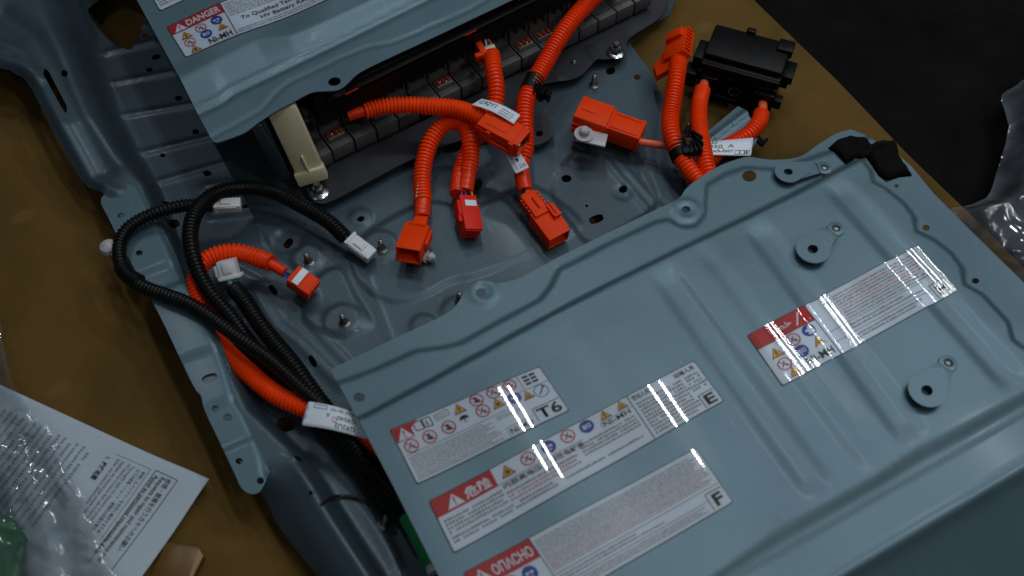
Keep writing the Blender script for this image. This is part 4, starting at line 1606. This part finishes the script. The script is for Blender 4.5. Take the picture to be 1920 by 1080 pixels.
# --- cable dropping from the module row
cC = thing('orange_cable', tuple(P(865, 350, .03)), 'orange cable dropping from the red clip at the module row behind the loop', 'cable', GO)
corr(P3([(921, 100, .098), (926, 130, .097), (931, 165, .091), (925, 200, .081), (905, 240, .067), (884, 276, .057), (868, 312, .049), (862, 330, .047)]), .0094).build('corrugated_tube', cC)
sleeve(cC, P3([(864, 322, .048), (860, 345, .045), (858, 364, .044)]), .0098)
wires(cC, P(912, 74, .104), P(921, 102, .098), ['wire_orange', 'wire_white', 'wire_blue', 'wire_orange'], .003, .0014)
M, L = frame(tuple(P(892, 76, .104)), tuple(P(908, 104, .100)))
b = MB()
b.box((L / 2, 0, 0), (L, .008, .012), 'orange_plastic', M, bev=.001)
b.box((L * .95, -.006, 0), (.006, .012, .010), 'orange_plastic', M, bev=.001)
b.build('wire_clip', cC)
M, L = frame(tuple(P(914, 94, .102)), tuple(P(926, 90, .102)))
b = MB()
b.box((0.003, 0, 0), (.014, .007, .010), 'cream_plastic', M, bev=.002)
b.build('tape_wrap', cC)

# --- loop joining the open socket and the many-pin plug
cL = thing('orange_cable', tuple(P(830, 420, .025)), 'arched orange cable loop joining an open socket and a red many-pin plug', 'cable', GO)
corr(P3([(793, 378, .043), (792, 345, .046), (795, 305, .054), (804, 268, .063), (824, 240, .070), (850, 229, .074), (873, 237, .073), (883, 262, .068), (882, 300, .058), (877, 325, .052)]), .0098, amp=.105).build('corrugated_tube', cL)
sleeve(cL, P3([(794, 372, .043), (792, 392, .041), (791, 408, .040)]), .0094)
sleeve(cL, P3([(880, 308, .056), (876, 335, .050), (872, 358, .046)]), .0098)
wires(cL, P(791, 406, .040), P(789, 420, .040), ['wire_orange', 'wire_black', 'wire_orange'], .003, .002, 0)
wires(cL, P(873, 356, .046), P(876, 380, .044), ['wire_yellow', 'wire_blue', 'wire_violet', 'wire_yellow', 'wire_black', 'wire_orange'], .0055, .0013, .001)
strip_tag(cL, [(779, 371, .050), (790, 284, .062), (799, 284, .062), (790, 372, .050)], 90, 11, lambda a: (a.text('DLT', 3, 3, 5, 'label_black', width=9), a.poly([(15, 3), (15, 8), (20, 5.5)], 'label_black', 3), a.lines(24, 2, 68, 8.6, 6, m='label_black', ragged=.02, rows=1), a.lines(72, 2, 86, 8, 6, m='label_black', rows=1)))
# open socket
M, L = frame(tuple(P(791, 414, .038)), tuple(P(765, 480, .052)))
M = M @ Matrix.Diagonal((1, .78, .85, 1))
b = MB()
b.box((.010, 0, 0), (.022, .020, .018), 'orange_plastic', M, bev=.0015)
shell(b, M, .018, L, .036, .026, .0024, 'orange_plastic')
b.box((.030, .0195, -.002), (.024, .005, .014), 'orange_plastic', M, bev=.001)
b.box((.020, 0, .006), (.008, .028, .014), 'orange_plastic', M, bev=.001)
so = b.build('socket', cL)
b = MB()
b.box((.030, 0, -.002), (.014, .020, .010), 'red_plastic', M, bev=.001)
b.build('socket_core', so)
M2, L2 = frame(tuple(P(797, 480, .031)), tuple(P(822, 488, .031)))
b = MB()
b.lathe([(.0075, 0), (.008, .002), (.004, .003), (.0036, .007), (.006, .008), (.002, .013)], 'clear_white', M2 @ Matrix.Rotation(R(75), 4, 'Y'), 14)
b.box((.002, 0, 0), (.010, .010, .004), 'clear_white', M2, bev=.001)
b.build('clip', cL)
# many-pin plug
M, L = frame(tuple(P(872, 374, .045)), tuple(P(884, 438, .040)), up=(.35, 0, 1))
M = M @ Matrix.Diagonal((1, .85, .85, 1))
b = MB()
b.box((L * .5, 0, 0), (L, .024, .024), 'red_plastic', M, bev=.0012)
b.box((L * .35, -.0135, .001), (.020, .005, .018), 'red_plastic', M, bev=.001)
b.box((L * .62, -.0145, .004), (.010, .005, .008), 'red_plastic', M, bev=.001)
for k in range(8):
    b.box((L * .30 + k * .0042, .0125, .002), (.0022, .0025, .019), 'red_plastic', M, bev=.0004)
for i in range(6):
    for j in range(3):
        b.box((L + .0004, -.009 + i * .0036, -.007 + j * .007), (.002, .0024, .005), 'red_plastic', M, bev=.0003)
pl = b.build('plug', cL)
b = MB()
b.box((L * .25, .002, .0124), (.008, .016, .0012), 'label_white', M, bev=.0003)
b.build('white_stripe', pl)
b = MB()
b.lathe([(.006, 0), (.007, .004), (.003, .01)], 'black_plastic', frame(tuple(P(893, 340, .036)), tuple(P(898, 356, .033)))[0] @ Matrix.Rotation(R(90), 4, 'Y'), 10)
b.build('clip', cL)

# --- right group: square plug with its short lead
cG = thing('orange_plug', tuple(P(1140, 250, .025)), 'square orange plug with white clip pointing left, on a thin lead', 'plug')
M, L = frame(tuple(P(1078, 214, .050)), tuple(P(1203, 258, .045)))
b = MB()
b.box((L * .27, 0, .002), (L * .48, .036, .030), 'orange_plastic', M, bev=.0015)
b.box((L * .25, -.0185, .004), (L * .44, .003, .004), 'orange_plastic', M, bev=.0008)
b.box((L * .25, -.0185, -.005), (L * .44, .003, .004), 'orange_plastic', M, bev=.0008)
b.box((L * .745, .001, 0), (L * .50, .030, .024), 'orange_plastic', M, bev=.0012)
b.box((L * .20, .004, .0174), (L * .22, .016, .0012), 'orange_plastic', M, bev=.0004)
b.box((L * .52, .001, 0), (.004, .033, .027), 'orange_plastic', M, bev=.0008)
for k in (-1, 1):
    b.box((L * .74, .001 + k * .011, .0124), (L * .40, .002, .0014), 'orange_plastic', M, bev=.0004)
b.box((L * .97, .001, 0), (.003, .031, .025), 'orange_plastic', M, bev=.0006)
b.build('housing', cG)
M2, L2 = frame(tuple(P(1096, 254, .056)), tuple(P(1140, 264, .054)))
b = MB()
b.box((.009, 0, -.001), (.036, .020, .003), 'clear_white', M2, bev=.0012)
b.lathe([(.0115, 0), (.0118, .002), (.0062, .0026), (.0062, .009), (.0045, .011)], 'clear_white', M2 @ Matrix.Translation((-.001, 0, .001)), 18)
b.build('clip', cG)
plain(P3([(1199, 266, .045), (1225, 270, .046), (1252, 274, .050), (1275, 284, .052)]), .0046, 'wire_orange').build('lead', cG)

# --- right group: cable from the flat orange connector
cH = thing('orange_cable', tuple(P(1290, 300, .03)), 'orange cable with flat orange connector beside the black box', 'cable', GO)
corr(P3([(1272, 112, .074), (1270, 140, .074), (1263, 178, .070), (1256, 215, .066), (1258, 250, .063), (1272, 284, .058), (1295, 320, .053), (1325, 358, .047), (1370, 400, .040)]), .0098).build('corrugated_tube', cH)
M, L = frame(tuple(P(1274, 78, .078)), tuple(P(1268, 118, .074)), up=(-.8, .1, .6))
b = MB()
b.box((.008, 0, 0), (.038, .034, .016), 'orange_plastic', M, bev=.0015)
for k in range(7):
    b.box((-.008 + k * .005, .0178, .003), (.0026, .003, .009), 'orange_plastic', M, bev=.0004)
b.box((-.004, 0, .010), (.012, .024, .006), 'orange_plastic', M, bev=.001)
hc = b.build('connector', cH)
b = MB()
qq = [P(1278, 82, .080), P(1262, 126, .076), P(1232, 142, .058), P(1226, 122, .052), P(1250, 92, .070)]
n_ = np.array([0, 0, -.010])
b.add([tuple(v) for v in qq] + [tuple(v + n_) for v in qq], [(4, 3, 2, 1, 0), (5, 6, 7, 8, 9)] + [(k, (k + 1) % 5, 5 + (k + 1) % 5, 5 + k) for k in range(5)], 'orange_plastic')
b.build('flap', hc)
b = MB()
b.tube(spline(P3([(1268, 268, .058), (1272, 284, .058), (1278, 298, .057)]), 4), .0118, 'black_plastic', 18)
bd = b.build('clip', cH)
M, L = frame(tuple(P(1284, 284, .066)), tuple(P(1322, 276, .066)))
b = MB()
b.box((.008, 0, 0), (.024, .012, .010), 'black_plastic', M, bev=.002)
for k in range(5):
    b.box((.006 + k * .005, .003 * math.sin(k * 2.2), .002), (.0022, .016, .013), 'black_plastic', M @ Matrix.Rotation(k * .25 - .4, 4, 'Z'), bev=.0008)
b.build('fir_tree_head', bd)
strip_tag(cH, [(1300, 268, .055), (1413, 258, .048), (1408, 292, .046), (1300, 290, .052)], 120, 38, lambda a: (a.text('G9Z50', 12, 30, 7, 'label_black', width=36), a.text('050  A', 32, 19, 8, 'label_black', width=50), a.text('1401-0007', 36, 7, 6, 'label_black', width=46), a.ring(56, 14, 6, 1.2, 'label_pink', 3),
          [a.stroke([(86 + k * 10, 3), (95 + k * 10, 3), (95 + k * 10, 11), (86 + k * 10, 11), (86 + k * 10, 3)], .9, 'label_black', 3) for k in range(3)], a.disc(110, 7, 2.6, 'label_black', 3, 10)))

# --- black box with two leads
jb = thing('junction_box', tuple(P(1375, 180, 0)), 'black plastic box with two orange leads standing on the cardboard', 'junction box')
M, L = frame(tuple(P(1303, 168, .012)), tuple(P(1446, 208, .012)))
b = MB()
b.box((L / 2, .030, .026), (L, .060, .050), 'black_plastic', M, bev=.003)
b.box((L / 2, .034, .055), (L * .985, .056, .010), 'black_plastic', M, bev=.003)
b.box((L / 2, -.001, .036), (L * 1.0, .006, .004), 'black_plastic', M, bev=.0008)
b.box((L * .5, -.0015, .0495), (L * .99, .005, .004), 'black_plastic', M, bev=.0008)
b.box((L * .16, -.004, .018), (.022, .010, .034), 'black_plastic', M, bev=.0015)
b.box((L * .86, -.004, .016), (.026, .010, .032), 'black_plastic', M, bev=.0015)
b.box((-.005, .024, .030), (.014, .034, .036), 'black_plastic', M, bev=.002)
b.box((-.010, .008, .016), (.016, .022, .024), 'black_plastic', M, bev=.002)
b.box((L + .006, .036, .036), (.014, .030, .012), 'black_plastic', M, bev=.0012)
b.box((L + .004, .036, .022), (.010, .024, .006), 'black_plastic', M, bev=.001)
b.box((L + .003, .006, .012), (.012, .012, .014), 'black_plastic', M, bev=.001)
b.box((L * .46, .062, .060), (.012, .008, .010), 'black_plastic', M, bev=.002)
b.box((L * .93, .052, .058), (.020, .020, .012), 'black_plastic', M, bev=.0015)
b.box((L * .30, -.004, .003), (.050, .006, .008), 'black_plastic', M, bev=.001)
bx = b.build('housing', jb)
b = MB()
Mr = M @ Matrix.Translation((L * .49, -.0045, .020)) @ Matrix.Rotation(R(90), 4, 'X')
b.lathe([(.0072, -.002), (.0072, .0014), (.0060, .0016), (.0058, .0002), (.0001, 0)], 'zinc', Mr, 24)
b.lathe([(.0057, -.002), (.0056, .0008)], 'black_plastic', Mr, 20)
b.build('ring', bx)
corr(P3([(1317, 168, .040), (1312, 195, .046), (1311, 235, .052), (1318, 280, .054), (1330, 325, .050), (1348, 370, .043), (1375, 410, .038)]), .0092).build('lead', jb)
plain(P3([(1322, 146, .034), (1320, 158, .038), (1317, 172, .041)]), .0058, 'wire_orange').build('wire', jb)
corr(P3([(1428, 212, .034), (1422, 232, .036), (1405, 250, .036), (1380, 264, .035), (1350, 280, .036), (1330, 300, .037)]), .0092).build('lead', jb)
plain(P3([(1430, 190, .028), (1430, 202, .031), (1428, 214, .034)]), .0058, 'wire_orange').build('wire', jb)
b = MB()
M, L = frame(tuple(P(1418, 258, .024)), tuple(P(1432, 272, .018)))
b.box((.004, 0, 0), (.016, .008, .004), 'black_plastic', M, bev=.0006)
b.box((.012, .004, 0), (.004, .014, .003), 'black_plastic', M, bev=.0006)
b.build('clip', jb)

# --- left group
GL = 'cables gathered along the left of the tray'
cO = thing('orange_cable', tuple(P(450, 600, .03)), 'orange cable curling on the left, ending in a square twelve-hole plug', 'cable', GL)
corr(P3([(495, 489, .055), (470, 480, .058), (440, 474, .062), (405, 478, .064), (378, 494, .063), (366, 524, .058), (373, 565, .050), (396, 615, .043), (428, 662, .040), (470, 704, .041), (520, 740, .046), (580, 768, .050), (660, 806, .055), (760, 870, .055)]), .0094).build('corrugated_tube', cO)
sleeve(cO, P3([(484, 484, .056), (500, 490, .055), (508, 494, .055)]), .0098)
sleeve(cO, P3([(502, 492, .055), (520, 502, .053), (534, 511, .052)]), .0060)
wires(cO, P(533, 510, .052), P(546, 520, .050), ['wire_violet', 'wire_black', 'wire_blue', 'wire_white'], .003, .0013, 0)
M, L = frame(tuple(P(548, 517, .050)), tuple(P(586, 543, .042)))
M = M @ Matrix.Diagonal((1, .82, .82, 1))
b = MB()
b.box((L * .5, 0, 0), (L, .027, .022), 'orange_plastic', M, bev=.001)
b.box((L * .3, 0, .0115), (L * .4, .020, .003), 'orange_plastic', M, bev=.0008)
for i in range(4):
    for j in range(3):
        b.box((L + .0002, -.0092 + i * .0062, -.0062 + j * .0062), (.0016, .0046, .0044), 'red_plastic', M, bev=.0003)
for i in range(5):
    b.box((L + .0008, -.0124 + i * .0062, 0), (.0020, .0012, .021), 'orange_plastic', M, bev=.0002)
for j in range(4):
    b.box((L + .0008, 0, -.0094 + j * .0062), (.0020, .0262, .0012), 'orange_plastic', M, bev=.0002)
pl = b.build('plug', cO)
b = MB()
b.box((L * .35, 0, .0136), (.008, .0255, .001), 'label_white', M, bev=.0003)
b.build('white_stripe', pl)
strip_tag(cO, [(690, 824, .072), (565, 797, .066), (578, 752, .068), (694, 782, .074)], 120, 42, lambda a: (a.text('G92U2', 24, 29, 8, 'label_black', width=36, bold=.01), a.text('G9040', 24, 16, 7, 'label_black', width=34), a.text('A', 72, 15, 7, 'label_black'), a.text('0003 40103', 26, 5, 4.5, 'label_black', width=46),
          a.ring(62, 24, 4.5, 1, 'label_pink', 3), a.stroke([(80, 3), (106, 3), (106, 9), (80, 9), (80, 3)], 1, 'label_purple', 3)), bend=lambda u, v: .005 * np.sin(u * 3.1) - .003 * (v - .5) ** 2)


def white_plug(parent, a, b, W, H, up=(0, 0, 1)):
    M, L = frame(tuple(a), tuple(b), up)
    k = MB()
    k.box((L * .5, 0, 0), (L, W, H), 'white_plastic', M, bev=.0012)
    k.box((L * .06, 0, 0), (.004, W * 1.14, H * 1.14), 'white_plastic', M, bev=.0008)
    k.box((L * .5, W * .5, H * .25), (L * .7, .0016, .003), 'white_plastic', M, bev=.0004)
    k.box((L * .5, -W * .5, H * .25), (L * .7, .0016, .003), 'white_plastic', M, bev=.0004)
    o = k.build('plug', parent)
    k = MB()
    k.box((L * .42, 0, H * .5 + .0008), (L * .34, W * .5, .0024), 'white_plastic', M, bev=.0006)
    k.box((L * .62, 0, H * .5 + .0004), (L * .08, W * .62, .0018), 'white_plastic', M, bev=.0004)
    k.build('latch', o)
    return o


c1 = thing('black_cable', tuple(P(235, 460, .05)), 'thin black corrugated cable looping out over the left rail to a white plug', 'cable', GL)
corr(P3([(398, 386, .064), (372, 386, .066), (330, 389, .068), (284, 400, .069), (246, 423, .069), (226, 455, .067), (226, 495, .066), (252, 526, .066), (305, 550, .067), (360, 575, .069), (420, 611, .070), (480, 656, .070), (540, 704, .067), (600, 757, .060), (660, 826, .053), (720, 912, .047), (770, 1000, .042)]), .0070, amp=.11, m='black_tube').build('corrugated_tube', c1)
plain(P3([(392, 386, .064), (404, 385, .063)]), .004, 'wire_black').build('wire', c1)
white_plug(c1, P(402, 386, .063), P(452, 384, .061), .013, .012)
b = MB()
b.lathe([(.004, -.006), (.0085, -.003), (.0100, .001), (.0088, .006), (.0050, .009), (.001, .010)], 'clear_white', Matrix.Translation(Vector(P(205, 466, .052))), 16)
b.build('clip', c1)
b = MB()
b.tube(spline(P3([(228, 500, .0655), (242, 518, .0655), (262, 530, .0655)]), 5), .0088, 'black_plastic', 14)
b.build('tape_wrap', c1)
b = MB()
b.box((0, 0, 0), (.010, .008, .006), 'black_plastic', Matrix.Translation(Vector(P(314, 560, .060))), bev=.001)
b.build('band', c1)
b = MB()
b.tube(spline(P3([(600, 757, .060), (660, 826, .053), (720, 912, .047)]), 8), .0079, 'black_plastic', 14)
b.build('tape_wrap', c1)

c2 = thing('black_cable', tuple(P(360, 450, .05)), 'thick black corrugated cable arching from the rail to a white plug mid-tray', 'cable', GL)
corr(P3([(648, 446, .044), (612, 414, .048), (570, 386, .052), (515, 362, .057), (455, 354, .064), (405, 362, .074), (370, 392, .081), (356, 435, .081), (364, 485, .077), (392, 545, .066), (432, 596, .054), (480, 655, .044), (530, 716, .038), (590, 786, .034), (650, 856, .034), (730, 960, .034)]), .0082, amp=.11, m='black_tube').build('corrugated_tube', c2)
plain(P3([(644, 443, .044), (658, 454, .043)]), .004, 'wire_black').build('wire', c2)
white_plug(c2, P(654, 449, .043), P(698, 482, .036), .016, .013)

c3 = thing('black_cable', tuple(P(500, 640, .03)), 'straight black corrugated cable rising to an upright white plug at left', 'cable', GL)
corr(P3([(438, 540, .060), (452, 556, .062), (480, 594, .062), (515, 642, .061), (560, 700, .060), (610, 764, .058), (660, 836, .056), (730, 910, .054), (796, 1005, .050)]), .0086, amp=.11, m='black_tube').build('corrugated_tube', c3)
wires(c3, P(438, 541, .060), P(432, 514, .064), ['wire_teal', 'wire_white', 'wire_teal', 'wire_black'], .0035, .0014, 0)
M, L = frame(tuple(P(434, 522, .060)), tuple(P(424, 487, .074)), up=tuple(-FWD))
k = MB()
shell(k, M @ Matrix.Translation((L, 0, 0)) @ Matrix.Rotation(R(180), 4, 'Z'), 0, L, .019, .015, .0018, 'white_plastic')
k.box((.002, 0, .008), (.004, .022, .003), 'white_plastic', M, bev=.0008)
k.box((.002, .011, 0), (.004, .003, .016), 'white_plastic', M, bev=.0008)
k.box((.002, -.011, 0), (.004, .003, .016), 'white_plastic', M, bev=.0008)
k.box((L * .5, .012, .002), (L * .6, .005, .006), 'white_plastic', M, bev=.001)
wp = k.build('plug', c3)
k = MB()
k.box((L * .62, 0, .0084), (L * .6, .009, .002), 'white_plastic', M, bev=.0006)
k.build('latch', wp)
b = MB()
b.tube(spline(P3([(772, 962, .052), (796, 1006, .050), (818, 1052, .048)]), 5), .0135, 'green_tape', 14)
gt = b.build('tape_wrap', c3)
gt['label'] = 'green tape wrapped round the cable end'
b = MB()
b.tube(spline(P3([(806, 1046, .045), (818, 1072, .045)]), 4), .008, 'white_plastic', 12)
b.build('end_cap', c3)

tw = plain([on(604, 946, h_tray) + np.array([0, 0, .002]), on(632, 934, h_tray) + np.array([0, 0, .005]), on(680, 938, h_tray) + np.array([0, 0, .006]), on(730, 950, h_tray) + np.array([0, 0, .006])], .0016, 'wire_black').build('thin_wire')
tag(tw, 'single thin black wire crossing the tray floor near the green tape', 'wire')

# ================================================================== paper, bags, scraps
Wp, Hp = 210, 297
pq = [P(397, 905, .004), P(128, 1275, .004), P(-420, 960, .004), P(-150, 652, .004)]
mpp = Map(*pq, Wp, Hp, bend=lambda u, v: .010 * np.exp(-((u + .02) / .22) ** 2 - (v / .14) ** 2) + .0015 * np.sin(u * 5 + v * 4) + .004 * np.exp(-(v / .05) ** 2) * u)


def inv(px, py):
    q = np.array([60.0, 250.0])
    for _ in range(12):
        def pr(v):
            w = mpp(np.array([v]), 0)[0] - np.array([0, 0, CAM_H])
            zc = w @ FWD
            return np.array([960 + F_PX * (w @ RIGHT) / zc, 540 - F_PX * (w @ UP) / zc])
        f0 = pr(q)
        J = np.column_stack([(pr(q + np.array([.5, 0])) - f0) / .5, (pr(q + np.array([0, .5])) - f0) / .5])
        q = q - np.linalg.solve(J, f0 - np.array([px, py]))
    return q


a = Art(mpp)
a.grid([(0, 0), (Wp, 0), (Wp, Hp), (0, Hp)], 'paper', 0, 7)
pap = a.build('paper_sheet', None)
md = pap.modifiers.new('thickness', 'SOLIDIFY')
md.thickness = .0003
md.offset = -1
tag(pap, 'white printed Japanese and English notice sheet on the cardboard, lower left', 'paper')


def paper_text(body, s0, e0, hpx, m='ink', bold=0.0, cap=.7):
    """Line of print whose baseline runs between two photograph points."""
    s1, e1 = inv(*s0), inv(*e0)
    d = e1 - s1
    L = np.linalg.norm(d)
    V, F = text2d(body, bold)
    u = d / L
    n = np.array([-u[1], u[0]])
    x0, x1 = V[:, 0].min(), V[:, 0].max()
    hh = hpx * .36
    q = s1 + ((V[:, :1] - x0) * L / (x1 - x0)) * u + (V[:, 1:2] * hh / cap) * n
    art.raw(q, F, m, 3)


art = Art(mpp)
b0 = [inv(*q) for q in ((293, 882), (333, 901), (205, 1075), (165, 1056))]
for q0, q1 in ((0, 1), (1, 2), (0, 3)):
    art.stroke([tuple(b0[q0]), tuple(b0[q1])], .7, 'ink', 2)
paper_text('修理・整備を行う方々へのお願い', (314, 897), (220, 1030), 13, bold=.008, cap=.85)
paper_text('Requests to repair and maintenance staff', (303, 894), (181, 1052), 12, bold=.010)
paper_text('Appel au personnel responsable de la', (291, 890), (176, 1036), 12, bold=.010)
b1 = [inv(*q) for q in ((219, 852), (283, 880), (190, 1010))]
for q0, q1 in ((0, 1), (1, 2)):
    art.stroke([tuple(b1[q0]), tuple(b1[q1])], .4, 'ink', 2)
paper_text('破損したバッテリーを安全に輸送するため', (268, 884), (181, 998), 9, cap=.85)
paper_text('以下の感電・ショート・漏電防止処置を徹底', (258, 880), (172, 992), 9, cap=.85)
paper_text('Thoroughly apply the measures to prevent', (248, 873), (165, 980), 9, 'ink_soft')
paper_text('HV batteries to ensure their safe transport', (240, 869), (160, 972), 9, 'ink_soft')
paper_text('Appliquer des mesures pour prévenir toute', (230, 864), (155, 962), 9, 'ink_soft')
paper_text('Isoler une batterie défectueuse', (221, 860), (160, 944), 9, 'ink_soft')
paper_text('1.  絶縁処置', (200, 856), (170, 897), 13, bold=.03, cap=.85)
art.build('lettering', pap)
art = Art(mpp)
c0 = inv(175, 845)
for k in range(26):
    y = c0[1] - 4 - k * 6.2
    x0 = c0[0] + random.choice((0, 0, 4))
    art.lines(x0, y, x0 + 150 - random.random() * 40, y + 4.6, 4.6, 'cjk' if k % 5 in (0, 1) else 'latin', 'ink_soft', ragged=.3, rows=1)
art.build('fine_print', pap)['kind'] = 'stuff'

gq = PX([(-60, 950), (0, 962), (30, 976), (52, 1010), (46, 1050), (40, 1090), (30, 1140), (-80, 1140)], .012)
V, T = fill(gq, [], .008)
go = link('tape_strip', mesh('tape_strip', np.column_stack([V, .012 + .002 * np.sin(V[:, 0] * 60)]), T, 'green_tape'))
md = go.modifiers.new('thickness', 'SOLIDIFY')
md.thickness = .0006
tag(go, 'bright green tape piece under the clear film, lower left corner', 'tape')

b = MB()
am = PX([(276, 1100), (290, 1062), (312, 1016), (372, 1026), (381, 1042), (352, 1100), (330, 1140)], .010)
b.prism(am, 0.001, .010, 'amber', bev=.0005)
am2 = PX([(358, 1072), (374, 1030), (382, 1043), (352, 1102)], .010)
b.prism(am2, .0105, .012, 'cut_edge', bev=.0003)
ao = b.build('cardboard_flap', auto=35)
tag(ao, 'amber brown folded card piece at the bottom edge beside the notice', 'card piece')


def crumple(x, y, seed, amp, f0=14.0, n=9):
    r = np.random.default_rng(seed)
    z = 0 * x
    for k in range(n):
        th = r.uniform(0, math.pi)
        f = f0 * r.uniform(.6, 2.6)
        ph = r.uniform(0, 6)
        t = (x * math.cos(th) + y * math.sin(th)) * f + ph + .8 * np.sin((x * math.sin(th) - y * math.cos(th)) * f * .45 + ph)
        z = z + amp * (14.0 / f) * np.abs(((t / math.pi) % 2) - 1) ** r.uniform(1, 2.2)
    return z / n


def bag(name, outline_px, z0, amp, seed, m, label, base=None, f0=14.0, folds=60):
    out = [tuple(q) for q in spline(PX(outline_px, z0), 4, True)]
    V, T = fill(out, [], .0030)
    x, y = V[:, 0], V[:, 1]
    r = np.random.default_rng(seed + 77)
    fold = 0 * x
    x0_, x1_, y0_, y1_ = x.min(), x.max(), y.min(), y.max()
    for _ in range(folds):
        p0 = np.array([r.uniform(x0_, x1_), r.uniform(y0_, y1_)])
        an = r.uniform(0, 2 * math.pi)
        pts = [tuple(p0)]
        for _k in range(r.integers(3, 7)):
            an += r.normal(0, .35)
            p0 = p0 + r.uniform(.008, .03) * np.array([math.cos(an), math.sin(an)])
            pts.append(tuple(p0))
        dd = d_line(x, y, pts)
        w = r.uniform(.0028, .0065)
        fold = np.maximum(fold, r.uniform(.0015, .006) * np.exp(-(dd / w) ** 2))
    ed = sst(-sd_poly(x, y, out) / .03)
    z = z0 + crumple(x, y, seed, amp, f0) * (.25 + .75 * ed) + crumple(x, y, seed + 5, amp * .6, f0 * 3.2) + fold + (.012 * ed if base is None else base(x, y, ed))
    o = link(name, mesh(name, np.column_stack([V, z]), T, m))
    tag(o, label, 'plastic bag')
    return o


bag('plastic_bag', [(-80, 560), (0, 600), (14, 660), (34, 730), (60, 770), (84, 800), (104, 815), (128, 880), (165, 940), (188, 1000), (205, 1060), (230, 1150), (-120, 1180)], .010, .085, 3, 'bag_film', 'clear crumpled plastic film lying over the printed notice', folds=80)
bag('plastic_bag', [(1868, 196), (1890, 178), (1940, 150), (2060, 140), (2120, 400), (2100, 640), (1960, 640), (1900, 590), (1850, 540), (1800, 480), (1768, 420), (1790, 402), (1840, 385), (1862, 330), (1880, 260), (1876, 225)], .012, .10, 11, 'bag_film_dark', 'clear crumpled plastic bag at the right edge, over the dark floor', folds=150)
